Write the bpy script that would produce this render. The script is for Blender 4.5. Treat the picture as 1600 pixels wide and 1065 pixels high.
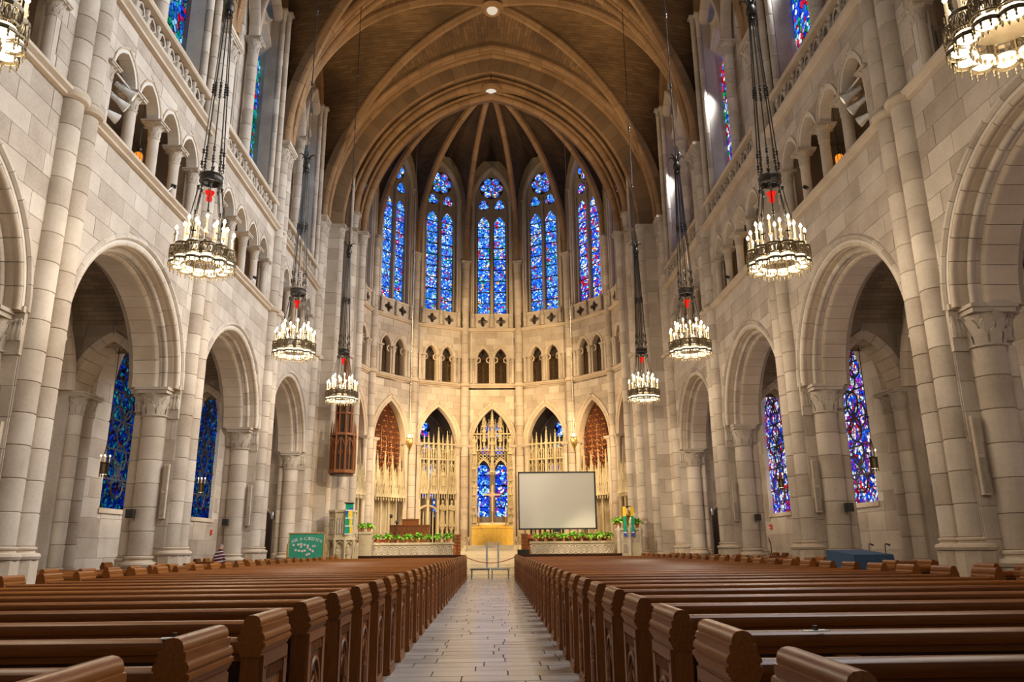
import bpy, bmesh, math, random
from mathutils import Vector, Matrix
from mathutils.geometry import tessellate_polygon
random.seed(7)
PI = math.pi
sc = bpy.context.scene
for _o in list(bpy.data.objects): bpy.data.objects.remove(_o)
COL = sc.collection

# ------------------------------------------------------------------ camera
F_PX, TILT, YAW, ROLL = 1179.7, .2656, .0262, -.0101
_cy, _sy, _ct, _st = math.cos(YAW), math.sin(YAW), math.cos(TILT), math.sin(TILT)
_fw = Vector((_sy*_ct, _cy*_ct, _st)); _rt = Vector((_cy, -_sy, 0)); _up = _rt.cross(_fw)
_r2 = _rt*math.cos(ROLL)+_up*math.sin(ROLL); _u2 = -_rt*math.sin(ROLL)+_up*math.cos(ROLL)
cam_d = bpy.data.cameras.new('camera'); cam = bpy.data.objects.new('camera', cam_d); COL.objects.link(cam)
cam.matrix_world = Matrix(((_r2.x, _u2.x, -_fw.x, -.017), (_r2.y, _u2.y, -_fw.y, 0), (_r2.z, _u2.z, -_fw.z, 1.45), (0, 0, 0, 1)))
cam_d.sensor_width = 36; cam_d.lens = 36*F_PX/1600; cam_d.clip_start = .05; cam_d.clip_end = 300
sc.camera = cam

# ------------------------------------------------------------------ light
sc.view_settings.view_transform = 'Standard'; sc.view_settings.look = 'None'
sc.view_settings.gamma = 1; sc.view_settings.use_curve_mapping = False
sc.view_settings.exposure = 0.0
W_ = bpy.data.worlds.new('world'); sc.world = W_; W_.use_nodes = True
_bg = W_.node_tree.nodes['Background']; _bg.inputs[0].default_value = (1, .93, .84, 1); _bg.inputs[1].default_value = .16

def lamp(kind, name, loc, power, col, size=.3, target=None, spot=None, size_y=None, blend=.6):
    d = bpy.data.lights.new(name, kind); d.energy = power; d.color = col
    o = bpy.data.objects.new(name, d); COL.objects.link(o); o.location = loc
    if kind == 'AREA':
        d.shape = 'RECTANGLE'; d.size = size; d.size_y = size_y or size
    else: d.shadow_soft_size = size
    if kind == 'SPOT': d.spot_size = spot; d.spot_blend = blend
    if target is not None:
        o.rotation_euler = (Vector(target)-Vector(loc)).to_track_quat('-Z', 'Y').to_euler()
    return o
WARM = (1, .83, .62); GOLD = (1, .7, .35)
CH_Y = [7.5, 14.95, 22.45, 29.9]
for y in CH_Y:
    for s in (-1, 1):
        lamp('POINT', 'chandelier_light', (s*6.08, y, 6.85), 250, WARM, .55)
        lamp('POINT', 'chandelier_candle_light', (s*6.08, y, 8.15), 115, WARM, .5)
# floodlights behind the chancel arch and in the galleries, plus an added parapet fill
for s in (-1, 1):
    lamp('SPOT', 'chancel_flood', (s*6.3, 39.0, 9.5), 2900, GOLD, .12, (-s*2.5, 46, 3.0), 1.9)
    lamp('SPOT', 'chancel_flood', (s*6.2, 39.6, 14.0), 2200, GOLD, .25, (-s*3.5, 46, 11.5), 1.7)
    lamp('SPOT', 'gallery_flood', (s*8.6, 16.5, 12.3), 12000, WARM, .2, (-s*6.0, 38.5, 3.4), .42)
    lamp('SPOT', 'parapet_fill_spot', (s*7.6, 29.5, 12.6), 6500, WARM, .2, (s*4.4, 38.2, .75), .26)  # added spot without a fitting, brightens the parapet front
    lamp('SPOT', 'gallery_flood', (s*9.0, 31.2, 11.9), 2600, WARM, .3, (-s*5.0, 38.5, 6.0), 1.0)
    for y in (11.1, 18.7, 26.3, 33.8):
        lamp('POINT', 'aisle_lantern_light', (s*11.9, y, 3.7), 40, WARM, .12)
        lamp('POINT', 'gallery_lantern_light', (s*10.3, y-.9, 11.9), 14, (1, .55, .2), .08)
# added warm spots on the vault, then daylight through the clerestory glass
for s in (-1, 1):
    lamp('SPOT', 'vault_fill_spot', (s*8.2, 31.5, 15.9), 2000, GOLD, .3, (-s*1.5, 35.5, 29), 1.5)  # unseen source put in to gild the vault crown
    lamp('SPOT', 'vault_fill_spot', (s*8.2, 24, 15.9), 900, GOLD, .3, (-s*1.5, 30, 29), 1.5)
for s, c, e in ((-1, (.9, .93, 1), 60), (1, (.88, .93, 1), 3700)):
    for yc in (11.14, 18.72, 26.3, 33.88):
        for off in (-2.1, 2.1):
            lamp('SPOT', 'window_daylight', (s*9.9, yc+off, 20.4), e, c, .6, (-s*9.2, yc+off*.6-1.5, 8.5), 1.75)

# ------------------------------------------------------------------ materials
def new_mat(name):
    m = bpy.data.materials.new(name); m.use_nodes = True
    return m, m.node_tree.nodes, m.node_tree.links, m.node_tree.nodes['Principled BSDF']
def ramp(ns, pts, interp='LINEAR'):
    r = ns.new('ShaderNodeValToRGB'); r.color_ramp.interpolation = interp
    el = r.color_ramp.elements
    while len(el) < len(pts): el.new(.5)
    for e, (p, c) in zip(el, pts): e.position = p; e.color = (*c, 1)
    return r
def mathn(ns, ls, op, a, b=None):
    n = ns.new('ShaderNodeMath'); n.operation = op
    for i, v in enumerate((a, b)):
        if v is None: continue
        if isinstance(v, (int, float)): n.inputs[i].default_value = v
        else: ls.new(v, n.inputs[i])
    return n.outputs[0]
def mixc(ns, ls, fac, a, b, mode='MIX'):
    n = ns.new('ShaderNodeMix'); n.data_type = 'RGBA'; n.blend_type = mode
    for i, v in ((0, fac), (6, a), (7, b)):
        if isinstance(v, (int, float)): n.inputs[i].default_value = v
        elif isinstance(v, tuple): n.inputs[i].default_value = (*v, 1)
        else: ls.new(v, n.inputs[i])
    return n.outputs[2]
def stone(name, c0, c1, rough=.85, scale=1.2, bump=.25, vary=.35, fine=14):
    """limestone: each block its own tone, soft clouds of stain, fine grain"""
    m, ns, ls, b = new_mat(name)
    geo = ns.new('ShaderNodeNewGeometry'); oi = ns.new('ShaderNodeObjectInfo')
    n1 = ns.new('ShaderNodeTexNoise'); n1.inputs['Scale'].default_value = scale; n1.inputs['Detail'].default_value = 5
    n2 = ns.new('ShaderNodeTexNoise'); n2.inputs['Scale'].default_value = fine; n2.inputs['Detail'].default_value = 4
    ls.new(geo.outputs['Position'], n1.inputs['Vector']); ls.new(geo.outputs['Position'], n2.inputs['Vector'])
    f = mathn(ns, ls, 'ADD', mathn(ns, ls, 'MULTIPLY', n1.outputs[0], 1-vary), mathn(ns, ls, 'MULTIPLY', oi.outputs['Random'], vary))
    f = mathn(ns, ls, 'ADD', mathn(ns, ls, 'MULTIPLY', f, .8), mathn(ns, ls, 'MULTIPLY', n2.outputs[0], .2))
    r = ramp(ns, [(.28, c0), (.72, c1)]); ls.new(f, r.inputs[0]); ls.new(r.outputs[0], b.inputs['Base Color'])
    b.inputs['Roughness'].default_value = rough
    bp = ns.new('ShaderNodeBump'); bp.inputs['Strength'].default_value = bump; bp.inputs['Distance'].default_value = .02
    ls.new(n2.outputs[0], bp.inputs['Height']); ls.new(bp.outputs[0], b.inputs['Normal'])
    return m
def plain(name, c, rough=.6, metal=0, vary=0.0, emit=None, strength=0, spec=None):
    m, ns, ls, b = new_mat(name)
    b.inputs['Base Color'].default_value = (*c, 1); b.inputs['Roughness'].default_value = rough; b.inputs['Metallic'].default_value = metal
    n = ns.new('ShaderNodeTexNoise'); n.inputs['Scale'].default_value = 9; n.inputs['Detail'].default_value = 3
    g = ns.new('ShaderNodeNewGeometry'); ls.new(g.outputs['Position'], n.inputs['Vector'])
    v = max(vary, .12)
    r = ramp(ns, [(.3, tuple(x*(1-v) for x in c)), (.7, tuple(min(1, x*(1+v)) for x in c))]); ls.new(n.outputs[0], r.inputs[0])
    ls.new(r.outputs[0], b.inputs['Base Color'])
    if emit:
        b.inputs['Emission Color'].default_value = (*emit, 1); b.inputs['Emission Strength'].default_value = strength
    return m
STONE = stone('limestone', (.35, .28, .215), (.63, .55, .455))
SHAFT = stone('limestone_shaft', (.39, .315, .24), (.66, .575, .475), vary=.35)
TRIM = stone('limestone_moulding', (.46, .36, .26), (.66, .56, .44), vary=.2)
CARVE = stone('carved_stone', (.38, .31, .24), (.62, .54, .44), bump=.8, fine=26, vary=.15)
MORTAR = stone('pale_mortar', (.56, .5, .42), (.68, .62, .54), vary=0)
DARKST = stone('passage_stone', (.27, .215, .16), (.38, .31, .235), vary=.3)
CREAM = stone('chancel_stone', (.42, .34, .2), (.68, .58, .38), bump=.9, fine=28, vary=.3)
STEPST = stone('step_stone', (.62, .55, .42), (.78, .72, .58), vary=.3, rough=.5)
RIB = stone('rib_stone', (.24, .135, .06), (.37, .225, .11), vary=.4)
ARCHB = stone('arch_shaded_stone', (.14, .085, .042), (.23, .145, .075), vary=.4)  # shade of the grooves between the lighter rolls put into this colour
def tilemat(name, c0, c1, cm, sx, sy):
    m, ns, ls, b = new_mat(name)
    uv = ns.new('ShaderNodeUVMap'); br = ns.new('ShaderNodeTexBrick')
    ls.new(uv.outputs[0], br.inputs['Vector']); br.inputs['Scale'].default_value = 1
    br.inputs['Brick Width'].default_value = sx; br.inputs['Row Height'].default_value = sy
    br.inputs['Mortar Size'].default_value = sy*.07; br.inputs['Bias'].default_value = 0
    br.inputs['Color1'].default_value = (*c0, 1); br.inputs['Color2'].default_value = (*c1, 1); br.inputs['Mortar'].default_value = (*cm, 1)
    n = ns.new('ShaderNodeTexNoise'); n.inputs['Scale'].default_value = .5; n.inputs['Detail'].default_value = 4
    g = ns.new('ShaderNodeNewGeometry'); ls.new(g.outputs['Position'], n.inputs['Vector'])
    r = ramp(ns, [(.3, (.6, .6, .6)), (.75, (1.25, 1.25, 1.25))]); ls.new(n.outputs[0], r.inputs[0])
    ls.new(mixc(ns, ls, 1.0, br.outputs[0], r.outputs[0], 'MULTIPLY'), b.inputs['Base Color'])
    b.inputs['Roughness'].default_value = .9
    bp = ns.new('ShaderNodeBump'); bp.inputs['Strength'].default_value = .4; bp.inputs['Distance'].default_value = .02; bp.invert = True
    ls.new(br.outputs['Fac'], bp.inputs['Height']); ls.new(bp.outputs[0], b.inputs['Normal'])
    return m
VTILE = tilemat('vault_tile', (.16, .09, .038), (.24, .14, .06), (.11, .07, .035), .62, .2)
ATILE = tilemat('aisle_vault_tile', (.27, .2, .13), (.37, .28, .185), (.2, .15, .1), .42, .14)
def wood(name, c0, c1, rough=.36, axis=0):
    m, ns, ls, b = new_mat(name)
    tc = ns.new('ShaderNodeTexCoord'); mp = ns.new('ShaderNodeMapping'); ls.new(tc.outputs['Object'], mp.inputs[0])
    s = [30, 30, 30]; s[axis] = 2; mp.inputs['Scale'].default_value = s
    n = ns.new('ShaderNodeTexNoise'); n.inputs['Scale'].default_value = 2.4; n.inputs['Detail'].default_value = 6
    ls.new(mp.outputs[0], n.inputs['Vector'])
    oi = ns.new('ShaderNodeObjectInfo')
    f = mathn(ns, ls, 'ADD', mathn(ns, ls, 'MULTIPLY', n.outputs[0], .7), mathn(ns, ls, 'MULTIPLY', oi.outputs['Random'], .3))
    r = ramp(ns, [(.2, c0), (.8, c1)]); ls.new(f, r.inputs[0]); ls.new(r.outputs[0], b.inputs['Base Color'])
    b.inputs['Roughness'].default_value = rough
    b.inputs['Specular IOR Level'].default_value = .32
    bp = ns.new('ShaderNodeBump'); bp.inputs['Strength'].default_value = .12; bp.inputs['Distance'].default_value = .005
    ls.new(n.outputs[0], bp.inputs['Height']); ls.new(bp.outputs[0], b.inputs['Normal'])
    return m
OAK_X = wood('oak_along_bench', (.13, .034, .005), (.33, .11, .016), axis=0)
OAK_Y = wood('oak_cap', (.12, .032, .005), (.34, .115, .017), axis=1)
OAK_Z = wood('oak_upright', (.11, .03, .004), (.32, .108, .018), axis=2, rough=.45)
OAK_D = wood('oak_dark', (.035, .012, .005), (.07, .026, .01), axis=0, rough=.4)
CARVED_OAK = wood('carved_oak', (.14, .045, .014), (.3, .11, .035), axis=2, rough=.4)
IRON = plain('blackened_iron', (.05, .043, .035), .45, .7)
BRONZE = plain('bronze_filigree', (.16, .12, .07), .4, .8)
GILT = plain('gilt', (.75, .5, .16), .3, .9)
def lit(name, c, strength, sample=False):
    m = bpy.data.materials.new(name); m.use_nodes = True; ns = m.node_tree.nodes; ns.clear()
    e = ns.new('ShaderNodeEmission'); o = ns.new('ShaderNodeOutputMaterial'); e.inputs[0].default_value = (*c, 1); e.inputs[1].default_value = strength
    m.node_tree.links.new(e.outputs[0], o.inputs[0])
    if not sample: m.cycles.emission_sampling = 'NONE'
    return m
CUP = lit('lit_lamp_cup', (1, .84, .52), 3.2)
FLAME = lit('candle_bulb', (1, .82, .5), 14)
CANDLE = plain('candle_sleeve', (.85, .72, .5), .5, emit=(1, .75, .4), strength=.3)
REDGL = lit('red_lamp_glass', (1, .02, .01), .95)
AMBER = lit('amber_lantern_glass', (1, .27, .02), 1.25)
WAX = plain('white_wax', (.85, .82, .75), .5)
LEAD = plain('window_lead', (.015, .015, .02), .7)
def glass(name, pal, strength, scale=9, dark=.05):
    """stained glass lit by the day outside: a mosaic of small leaded pieces in larger colour fields"""
    m = bpy.data.materials.new(name); m.use_nodes = True; ns = m.node_tree.nodes; ls = m.node_tree.links; ns.clear()
    tc = ns.new('ShaderNodeTexCoord')
    v1 = ns.new('ShaderNodeTexVoronoi'); v1.inputs['Scale'].default_value = scale
    v2 = ns.new('ShaderNodeTexVoronoi'); v2.inputs['Scale'].default_value = scale*.3
    ve = ns.new('ShaderNodeTexVoronoi'); ve.feature = 'DISTANCE_TO_EDGE'; ve.inputs['Scale'].default_value = scale
    for v in (v1, v2, ve): ls.new(tc.outputs['Object'], v.inputs['Vector'])
    sx = ns.new('ShaderNodeSeparateColor'); ls.new(v1.outputs['Color'], sx.inputs[0])
    s2 = ns.new('ShaderNodeSeparateColor'); ls.new(v2.outputs['Color'], s2.inputs[0])
    # small pieces are mostly the ground colours; in the larger fields they take the field's own colour
    pick = mathn(ns, ls, 'LESS_THAN', sx.outputs[2], .3)
    f = mathn(ns, ls, 'ADD', mathn(ns, ls, 'MULTIPLY', s2.outputs[0], pick), mathn(ns, ls, 'MULTIPLY', mathn(ns, ls, 'ADD', mathn(ns, ls, 'MULTIPLY', sx.outputs[0], .62), .22), mathn(ns, ls, 'SUBTRACT', 1.0, pick)))
    r = ramp(ns, pal, 'CONSTANT'); ls.new(f, r.inputs[0])
    br = mathn(ns, ls, 'ADD', mathn(ns, ls, 'MULTIPLY', sx.outputs[1], 1.0), .35)
    ed = ramp(ns, [(0, (dark,)*3), (.045, (dark,)*3), (.09, (1, 1, 1))]); ls.new(ve.outputs['Distance'], ed.inputs[0])
    c = mixc(ns, ls, 1.0, r.outputs[0], ed.outputs[0], 'MULTIPLY')
    e = ns.new('ShaderNodeEmission'); ls.new(c, e.inputs[0]); ls.new(mathn(ns, ls, 'MULTIPLY', br, strength), e.inputs[1])
    o = ns.new('ShaderNodeOutputMaterial'); ls.new(e.outputs[0], o.inputs[0]); m.cycles.emission_sampling = 'NONE'
    return m
_B = (.01, .06, .75); _B2 = (.03, .2, .95); _C = (.25, .6, 1); _W = (.85, .92, 1); _R = (.6, .01, .03); _G = (.01, .3, .12); _Y = (1, .55, .08); _P = (.3, .04, .5); _T = (.02, .4, .5)
G_APSE = glass('stained_glass_blue', [(0, _R), (.16, _G), (.23, _B), (.36, _B2), (.52, _C), (.66, _B2), (.78, _W), (.84, _R), (.9, _G), (.95, _Y)], 1.7, 11)
G_APSEW = glass('stained_glass_bright', [(0, _R), (.2, _B), (.34, _B2), (.5, _W), (.6, _B), (.68, _R), (.76, _C), (.86, _W), (.93, _Y)], 1.9, 9)
G_ALTAR = glass('stained_glass_altar', [(0, _P), (.2, _B), (.4, _B2), (.55, _C), (.66, _B), (.78, _W), (.9, _R)], 1.5, 8)
G_LEFT = glass('stained_glass_deep_blue', [(0, (.1, .01, .03)), (.22, (.01, .03, .3)), (.45, _B), (.62, (.02, .12, .4)), (.74, _T), (.84, (.1, .09, .12)), (.92, (.25, .45, .6))], .42, 9, .02)
G_RIGHT = glass('stained_glass_rose', [(0, _R), (.22, _B), (.38, _W), (.47, _P), (.56, _W), (.66, _R), (.74, _B2), (.82, _C), (.9, (1, .5, .6))], 1.15, 9)
G_CLL = glass('stained_glass_clerestory_green', [(0, _B), (.22, _G), (.36, _T), (.5, _B2), (.62, _C), (.74, _R), (.8, _B), (.9, _W)], 1.0, 6)
G_CLR = glass('stained_glass_clerestory_red', [(0, _R), (.22, _B), (.34, _W), (.44, _B2), (.56, _G), (.64, _R), (.75, _C), (.85, _W), (.93, _Y)], 1.35, 6)

# ------------------------------------------------------------------ mesh helpers
class Fr:
    """a flat frame: u along, v up, w out towards the viewer"""
    def __init__(s, o, u, v, w): s.o, s.u, s.v, s.w = map(Vector, (o, u, v, w))
    def p(s, a, b, c=0.0): return s.o+s.u*a+s.v*b+s.w*c
    def m(s): return Matrix(((s.u.x, s.v.x, s.w.x, s.o.x), (s.u.y, s.v.y, s.w.y, s.o.y), (s.u.z, s.v.z, s.w.z, s.o.z), (0, 0, 0, 1)))
ID = Fr((0, 0, 0), (1, 0, 0), (0, 1, 0), (0, 0, 1))
class MB:
    def __init__(s): s.v = []; s.f = []; s.uv = None
    def add(s, vs, fs):
        n = len(s.v); s.v += [tuple(x) for x in vs]; s.f += [tuple(i+n for i in f) for f in fs]; return s
    def box(s, x0, x1, y0, y1, z0, z1, fr=None):
        vs = [(x, y, z) for x in (x0, x1) for y in (y0, y1) for z in (z0, z1)]
        if fr: vs = [fr.p(*p) for p in vs]
        return s.add(vs, [(0, 1, 3, 2), (4, 6, 7, 5), (0, 4, 5, 1), (2, 3, 7, 6), (0, 2, 6, 4), (1, 5, 7, 3)])
    def ext(s, poly, w0, w1, fr=None):
        """convex polygon in (u,v) extruded from w0 to w1"""
        fr = fr or ID; n = len(poly)
        vs = [fr.p(a, b, w0) for a, b in poly]+[fr.p(a, b, w1) for a, b in poly]
        return s.add(vs, [tuple(range(n)), tuple(range(2*n-1, n-1, -1))]+[(i, (i+1) % n, n+(i+1) % n, n+i) for i in range(n)])
    def lathe(s, prof, n=12, c=(0, 0, 0), a0=0, a1=2*PI, cap=True):
        """profile (r,z) turned about the vertical through c"""
        full = abs(a1-a0-2*PI) < 1e-6; k = n if full else n+1; base = len(s.v); m = len(prof)
        for i in range(k):
            a = a0+(a1-a0)*i/n; ca, sa = math.cos(a), math.sin(a)
            for r, z in prof: s.v.append((c[0]+r*ca, c[1]+r*sa, c[2]+z))
        for i in range(n):
            j = (i+1) % k
            for q in range(m-1): s.f.append((base+i*m+q, base+j*m+q, base+j*m+q+1, base+i*m+q+1))
        if full and cap:
            if prof[0][0] > 1e-5: s.f.append(tuple(base+i*m for i in range(k))[::-1])
            if prof[-1][0] > 1e-5: s.f.append(tuple(base+i*m+m-1 for i in range(k)))
        return s
    def tube(s, pts, r, n=6, closed=False):
        pts = [Vector(p) for p in pts]; base = len(s.v); k = len(pts)
        prev = None
        for i, p in enumerate(pts):
            if closed: t = pts[(i+1) % k]-pts[i-1]
            else: t = pts[min(i+1, k-1)]-pts[max(i-1, 0)]
            t.normalize()
            if prev is None:
                a = Vector((0, 0, 1)) if abs(t.z) < .9 else Vector((1, 0, 0)); x = t.cross(a).normalized()
            else: x = (prev-t*prev.dot(t)).normalized()
            prev = x; y = t.cross(x); rr = r[i] if isinstance(r, (list, tuple)) else r
            for q in range(n):
                an = 2*PI*q/n; s.v.append(tuple(p+(x*math.cos(an)+y*math.sin(an))*rr))
        for i in range(k if closed else k-1):
            j = (i+1) % k
            for q in range(n): s.f.append((base+i*n+q, base+i*n+(q+1) % n, base+j*n+(q+1) % n, base+j*n+q))
        if not closed:
            s.f.append(tuple(base+q for q in range(n))[::-1]); s.f.append(tuple(base+(k-1)*n+q for q in range(n)))
        return s
    def sweep(s, sec, frames, cap=True):
        """closed section (a,b) placed at each (origin, ax, bx)"""
        base = len(s.v); m = len(sec)
        for o, ax, bx in frames:
            for a, b in sec: s.v.append(tuple(o+ax*a+bx*b))
        for i in range(len(frames)-1):
            for q in range(m): s.f.append((base+i*m+q, base+i*m+(q+1) % m, base+(i+1)*m+(q+1) % m, base+(i+1)*m+q))
        if cap:
            s.f.append(tuple(base+q for q in range(m))[::-1]); s.f.append(tuple(base+(len(frames)-1)*m+q for q in range(m)))
        return s
    def mesh(s, name, mat, smooth=False, normals=True):
        me = bpy.data.meshes.new(name); me.from_pydata(s.v, [], s.f)
        if normals:
            bm = bmesh.new(); bm.from_mesh(me); bmesh.ops.recalc_face_normals(bm, faces=bm.faces); bm.to_mesh(me); bm.free()
        if isinstance(mat, (list, tuple)):
            for x in mat: me.materials.append(x)
        else: me.materials.append(mat)
        if smooth:
            me.shade_smooth() if hasattr(me, 'shade_smooth') else None
            try: me.set_sharp_from_angle(angle=math.radians(38))
            except Exception: pass
        return me
def put(name, me, parent=None, mat=None):
    o = bpy.data.objects.new(name, me); COL.objects.link(o)
    if parent: o.parent = parent
    if mat is not None: o.matrix_local = mat
    return o
def build(mb, name, mat, parent=None, smooth=False, M=None): return put(name, mb.mesh(name, mat, smooth), parent, M)
def tag(o, label, cat, group=None, kind=None):
    if label: o['label'] = label
    if cat: o['category'] = cat
    if group: o['group'] = group
    if kind: o['kind'] = kind
    return o
def empty(name, loc=(0, 0, 0), rz=0.0, label=None, cat=None, group=None, kind=None):
    o = bpy.data.objects.new(name, None); COL.objects.link(o); o.location = loc; o.rotation_euler = (0, 0, rz); o.empty_display_size = .1
    return tag(o, label, cat, group, kind)
KIDS = {}
def copy_tree(o, loc=None, rz=None, parent=None, label=None, group=None, kids=None):
    c = o.copy(); COL.objects.link(c)
    if parent: c.parent = parent
    if loc is not None: c.location = loc
    if rz is not None: c.rotation_euler = (0, 0, rz)
    if label: c['label'] = label
    if group: c['group'] = group
    for ch in (kids or children)(o): copy_tree(ch, parent=c, kids=kids)
    return c
def children(o):
    return CH.get(o.name, [])
CH = {}
def index_children():
    CH.clear()
    for x in bpy.data.objects:
        if x.parent: CH.setdefault(x.parent.name, []).append(x)
T = Matrix.Translation
def Rz(a): return Matrix.Rotation(a, 4, 'Z')

# ------------------------------------------------------------------ masonry
def clip(poly, nx, ny, d):
    """keep nx*x+ny*y<=d"""
    out = []
    for i in range(len(poly)):
        a, b = poly[i], poly[(i+1) % len(poly)]; fa, fb = nx*a[0]+ny*a[1]-d, nx*b[0]+ny*b[1]-d
        if fa <= 0: out.append(a)
        if (fa < 0 < fb) or (fb < 0 < fa):
            t = fa/(fa-fb); out.append((a[0]+(b[0]-a[0])*t, a[1]+(b[1]-a[1])*t))
    return out
def area(p):
    return abs(sum(p[i][0]*p[(i+1) % len(p)][1]-p[(i+1) % len(p)][0]*p[i][1] for i in range(len(p))))/2 if len(p) > 2 else 0
def arch_pts(c, w, z0, zs, h, n=8, dr=0.0):
    """pointed arch opening (convex, counter-clockwise), springing at zs, rising h, all concentric offsets dr"""
    r = (w*w+h*h)/(2*w); cx = w-r; R = r+dr; tm = math.acos(max(-1, min(1, -cx/R))); W = w+dr
    pts = [(c-W, z0), (c+W, z0)]
    for i in range(n+1):
        t = tm*i/n; pts.append((c+cx+R*math.cos(t), zs+R*math.sin(t)))
    for i in range(n-1, -1, -1):
        t = tm*i/n; pts.append((c-cx-R*math.cos(t), zs+R*math.sin(t)))
    return pts
def circle_pts(c, z, r, n=16): return [(c+r*math.cos(2*PI*i/n), z+r*math.sin(2*PI*i/n)) for i in range(n)]
def cutout(poly, hole):
    """part of a small convex poly outside a convex ccw hole: best single half-plane"""
    n = len(hole)
    inside = poly
    for i in range(n):
        a, b = hole[i], hole[(i+1) % n]; nx, ny = b[1]-a[1], a[0]-b[0]
        inside = clip(inside, nx, ny, nx*a[0]+ny*a[1])
        if len(inside) < 3: return poly
    if area(inside) < 1e-4: return poly
    best = []; ba = 0
    for i in range(n):
        a, b = hole[i], hole[(i+1) % n]; nx, ny = b[1]-a[1], a[0]-b[0]
        q = clip(poly, -nx, -ny, -(nx*a[0]+ny*a[1])); ar = area(q)
        if ar > ba: best, ba = q, ar
    return best
def ashlar(fr, u0, u1, v0, v1, holes, parent, bw=.95, bh=.46, mat=None, gap=.012, proud=.018, name='stone', jitter=.25, limit=300, seed=1):
    rnd = random.Random(seed); rows = max(1, round((v1-v0)/bh)); bh = (v1-v0)/rows; cnt = 0; rest = MB()
    for r in range(rows):
        z0 = v0+r*bh; u = u0-(bw*.5 if r % 2 else 0)-rnd.random()*.2
        while u < u1:
            w = bw*(1+rnd.uniform(-jitter, jitter)); a, b = max(u, u0), min(u+w, u1); u += w
            if b-a < .1: continue
            poly = [(a+gap/2, z0+gap/2), (b-gap/2, z0+gap/2), (b-gap/2, z0+bh-gap/2), (a+gap/2, z0+bh-gap/2)]
            for h in holes: poly = cutout(poly, h)
            if area(poly) < .012: continue
            cnt += 1; pr = proud+rnd.uniform(-.004, .004)
            if cnt <= limit:
                mb = MB().ext(poly, -.005, pr, fr); build(mb, name, mat or STONE, parent)
            else: rest.ext(poly, -.005, pr, fr)
    if rest.v:
        o = build(rest, name, mat or STONE, parent); o['kind'] = 'stuff'
def plate(fr, outer, holes, t, name, mat, parent=None):
    """flat wall with openings; front face at w=0, thickness t behind it"""
    loops = [outer]+holes; pts = [p for l in loops for p in l]
    tris = tessellate_polygon([[Vector((a, b, 0)) for a, b in l] for l in loops])
    mb = MB(); n = len(pts); mb.v = [tuple(fr.p(a, b, 0)) for a, b in pts]+[tuple(fr.p(a, b, -t)) for a, b in pts]
    mb.f = [tuple(x) for x in tris]+[tuple(i+n for i in x)[::-1] for x in tris]
    k = 0
    for l in loops:
        for i in range(len(l)): a, b = k+i, k+(i+1) % len(l); mb.f.append((a, b, b+n, a+n))
        k += len(l)
    return build(mb, name, mat, parent)
_vc = {}
def voussoirs(fr, c, w, zs, h, sec, n, parent, mat, name='voussoir', key=None, gap=.012, nseg=3, dr_end=None, t0=0.0):
    """pointed arch cut into n wedge stones a side; sec = closed (dr, w) section measured from the intrados"""
    r = (w*w+h*h)/(2*w); cx = w-r; mx = max(a for a, b in sec) if dr_end is None else dr_end
    tm = math.acos(max(-1, min(1, -cx/(r+mx*.6)))); dt = (tm-t0)/n; k = (round(r, 3), round(dt, 4), tuple(sec), mat.name)
    if k not in _vc:
        g = gap/r; mb = MB(); frs = []
        for i in range(nseg+1):
            t = g/2+(dt-g)*i/nseg; e = Vector((math.cos(t), math.sin(t), 0)); frs.append((e*r, e, Vector((0, 0, 1))))
        mb.sweep(sec, frs); _vc[k] = mb.mesh(name, mat, True)
    me = _vc[k]; M = fr.m()
    for i in range(n):
        put(name, me, parent, M @ T((c+cx, zs, 0)) @ Rz(t0+dt*i))
        put(name, me, parent, M @ T((c-cx, zs, 0)) @ Rz(PI-t0-dt*(i+1)))
def roll(r, d0, d1, rr=.1, n=5):
    """section of an order: square block from radius dr 0..r and depth d0(back)..d1(front) whose inner front edge is a roll"""
    pts = [(r, d0), (r, d1), (rr*2.2, d1), (rr*1.9, d1-.03)]
    for i in range(n+1):
        a = PI/2+PI/2*i/n*1.0; pts.append((rr+rr*math.cos(a), d1-rr+rr*math.sin(a)))
    pts += [(.03, d1-rr*1.9), (0, d1-rr*2.2), (0, d0)]
    return tuple((round(a, 4), round(b, 4)) for a, b in pts)
_drum = {}
def drum_mesh(r, h, mat, seg=16):
    k = (r, round(h, 4), mat.name)
    if k not in _drum: _drum[k] = MB().lathe([(r-.022, .0), (r, .016), (r, h-.016), (r-.022, h)], seg).mesh('drum', mat, True)
    return _drum[k]
def shaft(x, y, z0, z1, r, parent, mat=None, dh=.62, phase=0, single=False):
    mat = mat or SHAFT; z = z0
    if single:
        put('shaft', drum_mesh(r, round(z1-z0, 3), mat, 12), parent, T((x, y, z0))); return
    n = max(1, round((z1-z0)/dh)); h = (z1-z0)/n; me = drum_mesh(r, round(h, 4), mat)
    for i in range(n): put('drum', me, parent, T((x, y, z0+i*h)) @ Rz(random.random()*6))
_cap = {}
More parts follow.
